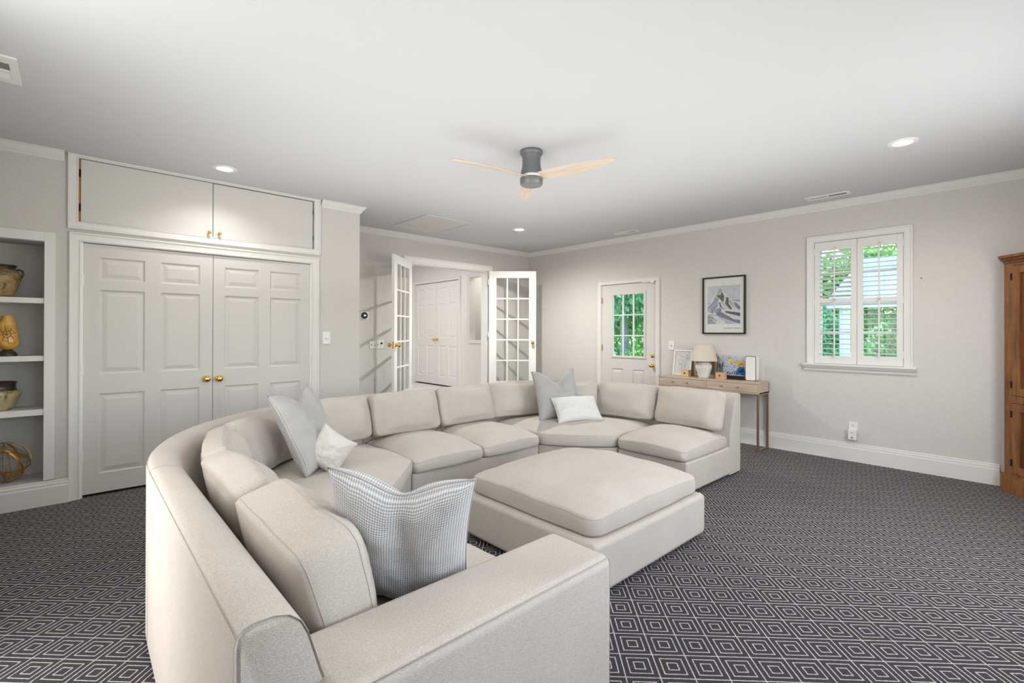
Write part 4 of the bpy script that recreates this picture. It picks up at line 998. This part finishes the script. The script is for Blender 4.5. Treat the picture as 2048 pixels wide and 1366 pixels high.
# ------------------------------------------------------------------ framed mountain print
t = thing('framed_print', 'black-framed print of a snowy mountain on the right wall', 'picture frame', (XR, 2.856, 1.318), -pi/2)
Wp, Hp = .533, .718
G().holes(0, Wp, 0, Hp, [(.018, Wp-.018, .018, Hp-.018)], lambda a, b: (a, b, -.030, 0)).build('frame', M_black, t, bevel=.0015)
G().box(.016, Wp-.016, -.012, -.004, .016, Hp-.016).build('mat_board', mat('print_paper', (.76, .745, .72), .6), t)
cols = {'sky': (.54, .56, .60), 'd': (.13, .12, .125), 'g': (.30, .30, .33), 'b': (.30, .32, .46), 'l': (.46, .46, .56), 'w': (.66, .65, .66), 'm': (.20, .21, .27), 'h': (.38, .38, .40), 'db': (.16, .18, .25)}
order = list(cols); mats = [mat('print_'+k, c, .7, var=.10, vscale=40) for k, c in cols.items()]
def zz(px, py):  # print-plane coordinates from the picture's own proportions
    return (.063+(px/100.)*.415, Hp-.150-(py/100.)*.452) if False else (.063+px/100.*.405, Hp-.112-py/100.*.480)
shapes = [('sky', [(0, 0), (100, 0), (100, 100), (0, 100)]), ('h', [(76, 38), (100, 38), (100, 50), (76, 46)]), ('w', [(72, 40), (100, 45), (100, 70), (60, 72)]),
 ('w', [(0, 50), (34, 10), (46, 12), (62, 28), (80, 45), (100, 70), (100, 78), (0, 80)]),
 ('h', [(0, 45), (12, 42), (33, 16), (36, 8), (40, 7), (44, 9), (46, 16), (30, 28), (20, 34), (8, 46), (0, 48)]), ('d', [(31, 25), (46, 17), (52, 28), (50, 42), (44, 40), (36, 32), (30, 30)]),
 ('w', [(33, 24), (45, 16), (40, 24)]), ('d', [(57, 31), (65, 31), (66, 48), (76, 60), (72, 64), (58, 52), (54, 46), (57, 40)]), ('m', [(80, 44), (88, 46), (100, 56), (100, 64), (92, 62), (84, 54)]), ('h', [(66, 38), (76, 44), (84, 58), (78, 56), (70, 48)]),
 ('b', [(0, 55), (14, 44), (24, 31), (34, 32), (36, 36), (28, 44), (12, 56), (0, 60)]), ('l', [(0, 60), (12, 56), (28, 44), (34, 40), (36, 46), (28, 56), (20, 70), (8, 72), (0, 66)]),
 ('g', [(10, 58), (22, 52), (33, 44), (30, 56), (22, 62), (17, 74), (10, 68)]), ('h', [(38, 42), (44, 40), (62, 60), (64, 62), (44, 62), (38, 50)]), ('w', [(36, 36), (44, 44), (52, 52), (66, 62), (60, 62), (46, 56), (40, 46)]),
 ('d', [(36, 44), (40, 44), (44, 58), (42, 60), (38, 52)]), ('b', [(22, 66), (30, 58), (34, 60), (40, 64), (60, 76), (60, 80), (44, 84), (28, 76)]), ('db', [(34, 56), (42, 62), (44, 66), (38, 66)]),
 ('d', [(54, 66), (70, 68), (100, 72), (100, 81), (78, 76), (56, 71)]), ('w', [(40, 66), (56, 71), (78, 76), (100, 82), (100, 90), (80, 87), (60, 78), (46, 72)]),
 ('m', [(36, 66), (50, 72), (66, 80), (80, 88), (100, 91), (100, 100), (84, 96), (60, 88), (40, 82), (26, 76)]), ('l', [(0, 74), (16, 74), (30, 80), (50, 88), (70, 94), (86, 100), (40, 100), (20, 92), (0, 86)]),
 ('g', [(0, 76), (10, 80), (24, 84), (16, 86), (0, 84)]), ('w', [(14, 78), (28, 80), (42, 88), (36, 90), (22, 84)]), ('g', [(0, 86), (12, 88), (18, 94), (0, 95)]), ('b', [(0, 95), (20, 94), (28, 100), (0, 100)]), ('w', [(24, 94), (42, 88), (54, 94), (58, 100), (30, 100)])]
g = G()
for k, (cname, pl) in enumerate(shapes):
    g.cur = order.index(cname); P = [(*zz(*p),) for p in pl]; g.add([(x, -.0122-.00008*k, z) for x, z in P], [tuple(range(len(P)))])
g.build('mountain_artwork', mats, t)
g = G(); rr = random.Random(3); x = .268
while x < .468:
    ww = rr.uniform(.004, .007)
    if not .376 < x < .390: g.box(x, x+ww, -.0128, -.0120, .070, .070+rr.choice((.005, .006, .008)))
    x += ww+.0025
g.build('caption_line', M_gry, t)
G().box(.017, Wp-.017, -.0245, -.023, .017, Hp-.017).build('glazing', M_glass, t)

# ------------------------------------------------------------------ niche ornaments
def pot_mat(name, c1, c2, c3, sc=18, rough=.35):
    m = bpy.data.materials.new(name); m.use_nodes = True; n = m.node_tree.nodes; l = m.node_tree.links; b = n['Principled BSDF']; b.inputs['Roughness'].default_value = rough
    tc = n.new('ShaderNodeTexCoord'); t1 = n.new('ShaderNodeTexNoise'); t1.inputs['Scale'].default_value = sc; t1.inputs['Detail'].default_value = 6; t1.inputs['Distortion'].default_value = 1; l.new(tc.outputs['Object'], t1.inputs[0])
    r = n.new('ShaderNodeValToRGB'); cr = r.color_ramp; cr.elements[0].position = .32; cr.elements[0].color = (*c1, 1); cr.elements[1].position = .68; cr.elements[1].color = (*c3, 1); e = cr.elements.new(.48); e.color = (*c2, 1)
    l.new(t1.outputs[0], r.inputs[0]); l.new(r.outputs[0], b.inputs['Base Color'])
    bp = n.new('ShaderNodeBump'); bp.inputs['Strength'].default_value = .3; bp.inputs['Distance'].default_value = .003; l.new(t1.outputs[0], bp.inputs['Height']); l.new(bp.outputs[0], b.inputs['Normal']); return m
M_jug = pot_mat('ochre_glaze', (.10, .065, .03), (.30, .20, .09), (.44, .31, .15))
M_rim = mat('dark_brown_glaze', (.045, .035, .025), .3, var=.3, vscale=15)
M_amber = pot_mat('amber_glaze', (.40, .18, .03), (.70, .38, .07), (.80, .50, .14), 14, .15)
M_amberd = mat('amber_relief', (.30, .13, .03), .25)
M_stone = pot_mat('sand_glaze', (.12, .085, .03), (.42, .33, .17), (.52, .42, .24), 16, .3)
t = thing('clay_jug', 'brown glazed clay jug with side handle on the top niche shelf', 'jug', (-.425, 5.265, 1.587))
G().lathe([(.085, 0), (.092, .004), (.108, .05), (.128, .11), (.138, .150), (.134, .178), (.118, .200), (.108, .212), (.001, .212)], seg=40).build('jug_body', M_jug, t, smooth=70)
G().lathe([(.109, .208), (.104, .222), (.107, .232), (.113, .238), (.112, .246), (.098, .244), (.094, .215)], seg=40).build('jug_rim', M_rim, t, smooth=50)
G().tube([(.100, 0, .205), (.120, 0, .216), (.139, 0, .208), (.145, 0, .190), (.143, 0, .172), (.132, 0, .158)], [.006, .007, .0075, .0075, .007, .008], 10).build('handle', M_rim, t, smooth=180)
t = thing('sun_vase', 'amber glazed vase with a raised sun and dark foot, middle shelf', 'vase', (-.362, 5.245, 1.145))
G().lathe([(.030, 0), (.055, .002), (.056, .010), (.045, .030), (.028, .043), (.026, .050)], seg=32).build('foot', M_rim, t, smooth=50)
G().lathe([(.026, .048), (.040, .058), (.060, .074), (.067, .086), (.065, .12), (.058, .17), (.048, .23), (.038, .28), (.033, .305), (.027, .305), (.027, .29)], seg=40, sy=.72).build('vase_body', M_amber, t, smooth=60)
def onv(x, z):  # a point just proud of the vase front
    prof = [(.086, .067), (.12, .065), (.17, .058), (.23, .048), (.28, .038), (.305, .033)]
    r = prof[-1][1]
    for (za, ra), (zb, rb) in zip(prof, prof[1:]):
        if za <= z <= zb: r = ra+(rb-ra)*(z-za)/(zb-za)
    r = max(r, abs(x)+.001); return (x, -.72*math.sqrt(max(r*r-x*x, 1e-6))-.0005, z)
e = .165
s_ = G().tube([onv(.021*cos(2*pi*k/24), e+.024*sin(2*pi*k/24)) for k in range(24)], .003, 6, closed=True).build('sun_ring', M_amberd, t, smooth=180)
for k in range(8):
    a = 2*pi*k/8+.2; r1, r2 = .026, (.046 if k % 2 else .055)
    x1, x2 = r1*cos(a), r2*cos(a)*.95
    G().tube([onv(x1, e+r1*sin(a)), onv((x1+x2)/2, e+(r1+r2)/2*sin(a)), onv(x2, min(.30, e+r2*sin(a)*1.4))], [.003, .0026, .0012], 6).build('sun_ray', M_amberd, s_, smooth=180)
g = G().tube([onv(0, e-.014), onv(0, e+.016)], [.002, .0035], 6)
for sg in (-1, 1): g.tube([onv(0, e-.006), onv(sg*.006, e+.002), onv(sg*.012, e+.006), onv(sg*.013, e-.001)], .0022, 6)
g.tube([onv(-.008, e-.006), onv(.008, e-.006)], .002, 6).build('lily_emblem', M_amberd, s_, smooth=180)
t = thing('clay_pot', 'squat sand-coloured pot with a dark glazed neck, lowest shelf', 'pot', (-.415, 5.265, .737))
G().lathe([(.070, 0), (.078, .004), (.098, .04), (.120, .09), (.130, .122), (.124, .138), (.106, .150), (.001, .15)], seg=14).build('pot_body', M_stone, t, smooth=25)
G().lathe([(.112, .142), (.105, .152), (.100, .165), (.101, .195), (.106, .205), (.107, .212), (.096, .210), (.092, .16)], seg=40).build('pot_neck', M_rim, t, smooth=50)
# golden wire orb
t = thing('wire_orb', 'gold openwork sphere of metal bands on the niche floor', 'orb', (-.375, 5.255, .192+.150))
M_gold = mat('gold_band', (.72, .40, .05), .3, metal=.85); M_wire = mat('antique_wire', (.30, .22, .10), .4, metal=.8)
def ringpts(rot, r=.148, n=56): m = rot.to_matrix(); return [m @ Vector((r*cos(2*pi*k/n), r*sin(2*pi*k/n), 0)) for k in range(n)]
from mathutils import Euler
for k, e_ in enumerate(((1.2, .3, 0), (1.35, -.2, 1.1), (1.1, .15, 2.2), (.35, .2, 0))):
    P = ringpts(Euler(e_), .144); ax = Euler(e_).to_matrix() @ Vector((0, 0, 1)); n = len(P); vs = []
    for p in P: q = p.normalized(); vs += [p-ax*.008, p+ax*.008, p+ax*.008+q*.0015, p-ax*.008+q*.0015]
    G().add(vs, [(4*i+a, 4*i+(a+1) % 4, 4*((i+1) % n)+(a+1) % 4, 4*((i+1) % n)+a) for i in range(n) for a in range(4)]).build('gold_band', M_gold, t, smooth=40)
for e_ in ((.1, 1.4, 0), (.2, 1.2, .9), (1.5, .1, .6), (1.55, 0, 1.7), (.0, .0, 0), (.7, .5, 0), (-.7, .4, 0)):
    G().tube(ringpts(Euler(e_), .148), .0018, 6, closed=True).build('wire_ring', M_wire, t, smooth=180)

# ------------------------------------------------------------------ pine corner cupboard
fa = R_(-138.0); fd = Vector((cos(fa), sin(fa))); c0 = Vector((5.819, .175)); c1_ = c0+fd*1.0; wallx, wally = XR-.023, YN+.012
fn = Vector((-fd.y, fd.x)); fn = fn if fn.dot(-c0) > 0 else -fn
def foot(ins, w=1.0, side=0):
    a = c0-fn*ins-Vector((0, ins)); b = c1_-fn*ins+Vector((ins, 0))
    return [(wallx, a.y), (a.x, a.y), (b.x, b.y), (b.x, wally), (wallx, wally)]
t = thing('corner_cupboard', 'tall antique pine corner cupboard at the right edge', 'cupboard', (5.5, -.3, 0))
def FP(s, out, z): p = c0+fd*s+fn*out; return Vector((p.x, p.y, z))
def fbox(s0, s1, o0, o1, z0, z1):
    vs = [FP(s0, o0, z0), FP(s1, o0, z0), FP(s1, o1, z0), FP(s0, o1, z0), FP(s0, o0, z1), FP(s1, o0, z1), FP(s1, o1, z1), FP(s0, o1, z1)]
    return G().add(vs, [(0, 3, 2, 1), (4, 5, 6, 7), (0, 1, 5, 4), (1, 2, 6, 5), (2, 3, 7, 6), (3, 0, 4, 7)])
ins = .022
body = G().prism(foot(.045), .09, 1.945).build('carcass', M_pine, t, world=True)
# plinth with bracket-foot cut-out
g = fbox(0, .215, -.03, 0, 0, .128); h_ = fbox(.215, .785, -.03, 0, .072, .128); k_ = fbox(.785, 1.0, -.03, 0, 0, .128)
for q in (h_, k_): g.add(q.v, q.f)
a = c0; g.prism([(a.x, a.y), (wallx, a.y), (wallx, a.y-.03), (a.x-.02, a.y-.03)], 0, .128)
g.build('plinth', M_pine, t, world=True, bevel=.003)
g = fbox(.02, .98, -.038, -.008, .128, .142); g.build('plinth_moulding', M_pine, t, world=True, bevel=.003)
for (z0, z1, ex) in ((1.925, 1.943, .0), (1.943, 1.962, .022), (1.962, 1.985, .042)):
    G().prism([(wallx, c0.y+ex-.04), (c0.x+.005-ex*.4, c0.y+ex-.04), (c0.x-.03+fn.x*ex-ex*.5, c0.y-.03+fn.y*ex+ex*.2), (c1_.x+fn.x*ex, c1_.y+fn.y*ex), (c1_.x-ex, wally), (wallx, wally)], z0, z1).build('cornice', M_pine, t, world=True, bevel=.003)
def frontpanel(s0, s1, z0, z1, name, st=.062):
    o0, o1 = -.036, -.014
    g = G()
    for q in (fbox(s0, s0+st, o0, o1, z0, z1), fbox(s1-st, s1, o0, o1, z0, z1), fbox(s0+st, s1-st, o0, o1, z0, z0+st), fbox(s0+st, s1-st, o0, o1, z1-st, z1)): g.add(q.v, q.f)
    d = g.build(name, M_pine, t, world=True, bevel=.002); p = fbox(s0+st-.002, s1-st+.002, -.044, -.030, z0+st-.002, z1-st+.002).build('panel', M_pinep, d, world=True); return d
st_ = fbox(.018, .088, -.045, -.018, .14, 1.93)
for q in (fbox(.912, .982, -.045, -.018, .14, 1.93), fbox(.088, .912, -.045, -.018, .755, .815), fbox(.088, .912, -.045, -.018, 1.90, 1.93), fbox(.088, .912, -.045, -.018, .14, .165)): st_.add(q.v, q.f)
st_.build('face_frame', M_pine, t, world=True, bevel=.002)
for (z0, z1) in ((.168, .752), (.818, 1.897)):
    for (s0, s1) in ((.091, .498), (.502, .909)):
        d = frontpanel(s0, s1, z0, z1, 'cupboard_door')
        if s0 < .3:
            for z in (z0+.09, z1-.09): fbox(s0-.007, s0+.004, -.016, -.008, z-.028, z+.028).build('hinge', M_iron, d, world=True)
        else: G().lathe([(.008, 0), (.014, .02), (.001, .026)], seg=14).xf(Matrix.Translation(FP(s0+.03, -.014, (z0+z1)/2)) @ Vector((fn.x, fn.y, 0)).to_track_quat('Z', 'Y').to_matrix().to_4x4()).build('knob', M_iron, d, world=True, smooth=50)

# ------------------------------------------------------------------ garden
tag(G().box(6.2, 60, -30, 45, -.25, -.15).build('lawn', M_lawn), 'green lawn outside beyond the window and garden door', 'grass', kind='stuff')
def leaves(seed, blobs, n, size, flat=.6):
    q = random.Random(seed); g = G(); vs = []; fs = []
    wts = [b[3]*b[4]*b[5] for b in blobs]
    for _ in range(n):
        b = q.choices(blobs, wts)[0]
        u = Vector((q.gauss(0, 1), q.gauss(0, 1), q.gauss(0, 1))).normalized()*(q.random()**.28)
        p = Vector((b[0]+u.x*b[3], b[1]+u.y*b[4], b[2]+u.z*b[5]))
        d = Vector((q.gauss(0, 1), q.gauss(0, 1), q.gauss(0, 1)*flat)).normalized(); e2 = d.orthogonal().normalized(); e3 = d.cross(e2); s = size*q.uniform(.6, 1.3)
        o = len(vs); vs += [p-e2*s*.5, p+e3*s*.28, p+e2*s*.6, p-e3*s*.28]; fs.append((o, o+1, o+2, o+3))
    return g.add(vs, fs)
def fast_build(g, name, m, parent):
    me = bpy.data.meshes.new(name); me.from_pydata([tuple(p) for p in g.v], [], g.f); me.materials.append(m); o = bpy.data.objects.new(name, me); COL.objects.link(o); o.parent = parent; o['kind'] = 'stuff'; WM[o.name] = WM[parent.name]; return o
def tree(name, label, loc, m, blobs, n, size, seed, trunk=None, cat='tree'):
    t = thing(name, label, cat, loc)
    fast_build(leaves(seed, blobs, n, size), 'foliage', m, t)
    if trunk: G().tube(*trunk, 12).build('trunk', M_bark, t, smooth=60)
    return t
tree('leafy_tree', 'grey-trunked leafy tree seen through the garden door', (12.4, 8.35, -.15), M_green3, [(-.7, .1, 2.55, .7, 1.9, .75), (0, .2, 3.2, 1.6, 2.3, 1.1), (.8, -1.3, 2.6, 1.2, 1.2, 1.2), (.8, 1.5, 2.4, 1.2, 1.2, 1.3), (1.0, 0, 2.0, .8, 1.8, .7)], 15000, .16, 1, ([(0, 0, 0), (0, 0, .4), (.02, .04, 1.2), (0, .1, 2.6)], [.30, .20, .13, .10]))
tree('leafy_tree', 'dense leafy tree filling the background behind the trunk', (18.2, 12.2, -.15), M_green1, [(0, 0, 2.0, 1.2, 4.5, 1.9), (0, -1.5, 3.4, 1.5, 3.0, 1.6)], 15000, .19, 2)
tree('round_shrub', 'yellow-green shrub right of the tree trunk', (11.3, 6.6, -.15), M_green2, [(0, 0, 1.0, .7, .65, .95)], 4500, .09, 3, cat='shrub')
tree('round_shrub', 'mid-green shrub left of the tree trunk', (11.4, 8.9, -.15), M_green1, [(0, 0, .85, .5, .6, .85)], 4000, .09, 4, cat='shrub')
tree('clipped_hedge', 'low pale green hedge in front of the tree trunk', (9.9, 7.0, -.15), M_green2, [(0, -.9, .55, .35, 1.1, .54), (0, .9, .55, .35, 1.1, .54)], 9000, .07, 5, cat='hedge')
tree('leafy_tree', 'bushy tree above the pale blue roof', (16.5, 2.6, -.15), M_green2, [(0, 0, 2.6, 1.5, 2.4, 1.5), (.5, 2.0, 2.1, 1.4, 1.5, 1.6)], 11000, .19, 6, ([(0, 0, 0), (0, 0, 1.8)], [.2, .14]))
tree('round_shrub', 'large green shrub beyond the right shutter', (13.2, 1.75, -.15), M_green1, [(0, 0, .95, .8, 1.0, .85), (.2, -.8, .8, .6, .7, .7)], 7000, .12, 7, cat='shrub')
tree('round_shrub', 'green shrub beyond the left shutter', (13.6, 3.75, -.15), M_green3, [(0, 0, 1.2, .8, .75, 1.1)], 6000, .12, 8, cat='shrub')
tree('clipped_hedge', 'dark low hedge under the shuttered window view', (8.6, 1.75, -.15), M_green3, [(0, -.4, .44, .3, .6, .43), (0, .5, .44, .3, .6, .43)], 7000, .07, 9, cat='hedge')
t = thing('carport', 'carport with pale blue sloping roof on white posts outside the window', 'carport', (10.5, .6, -.15))
G().add([(-1.0, -2.2, 1.95), (-1.0, 1.75, 1.95), (1.6, 1.75, 2.95), (1.6, -2.2, 2.95), (-1.0, -2.2, 2.05), (-1.0, 1.75, 2.05), (1.6, 1.75, 3.05), (1.6, -2.2, 3.05)], [(0, 3, 2, 1), (4, 5, 6, 7), (0, 1, 5, 4), (1, 2, 6, 5), (2, 3, 7, 6), (3, 0, 4, 7)]).build('roof', M_roof, t)
G().box(-1.06, -1.0, -2.2, 1.75, 1.90, 2.06).build('fascia_board', M_post, t)
for x, y in ((-.9, 1.52), (-.9, -1.9), (1.4, -1.9)): G().box(x-.065, x+.065, y-.065, y+.065, 0, 1.95 if x < 0 else 2.85).build('post', M_post, t)

# ------------------------------------------------------------------ repeats share a group
GROUPS = {'niche_shelf': 'shelves in the display niche', 'recessed_downlight': 'recessed ceiling downlights', 'throw_pillow': 'throw pillows on the sectional',
          'plantation_shutter': 'shutter panels in the window', 'wooden_cube': 'wooden cubes on the console table', 'light_switch': 'wall switch plates',
          'ceiling_vent': 'ceiling vents', 'round_shrub': 'garden shrubs', 'leafy_tree': 'garden trees', 'clipped_hedge': 'low garden hedges'}
for o in bpy.data.objects:
    k = o.name.split('.')[0]
    if o.parent is None and k in GROUPS and 'group' not in o: o['group'] = GROUPS[k]
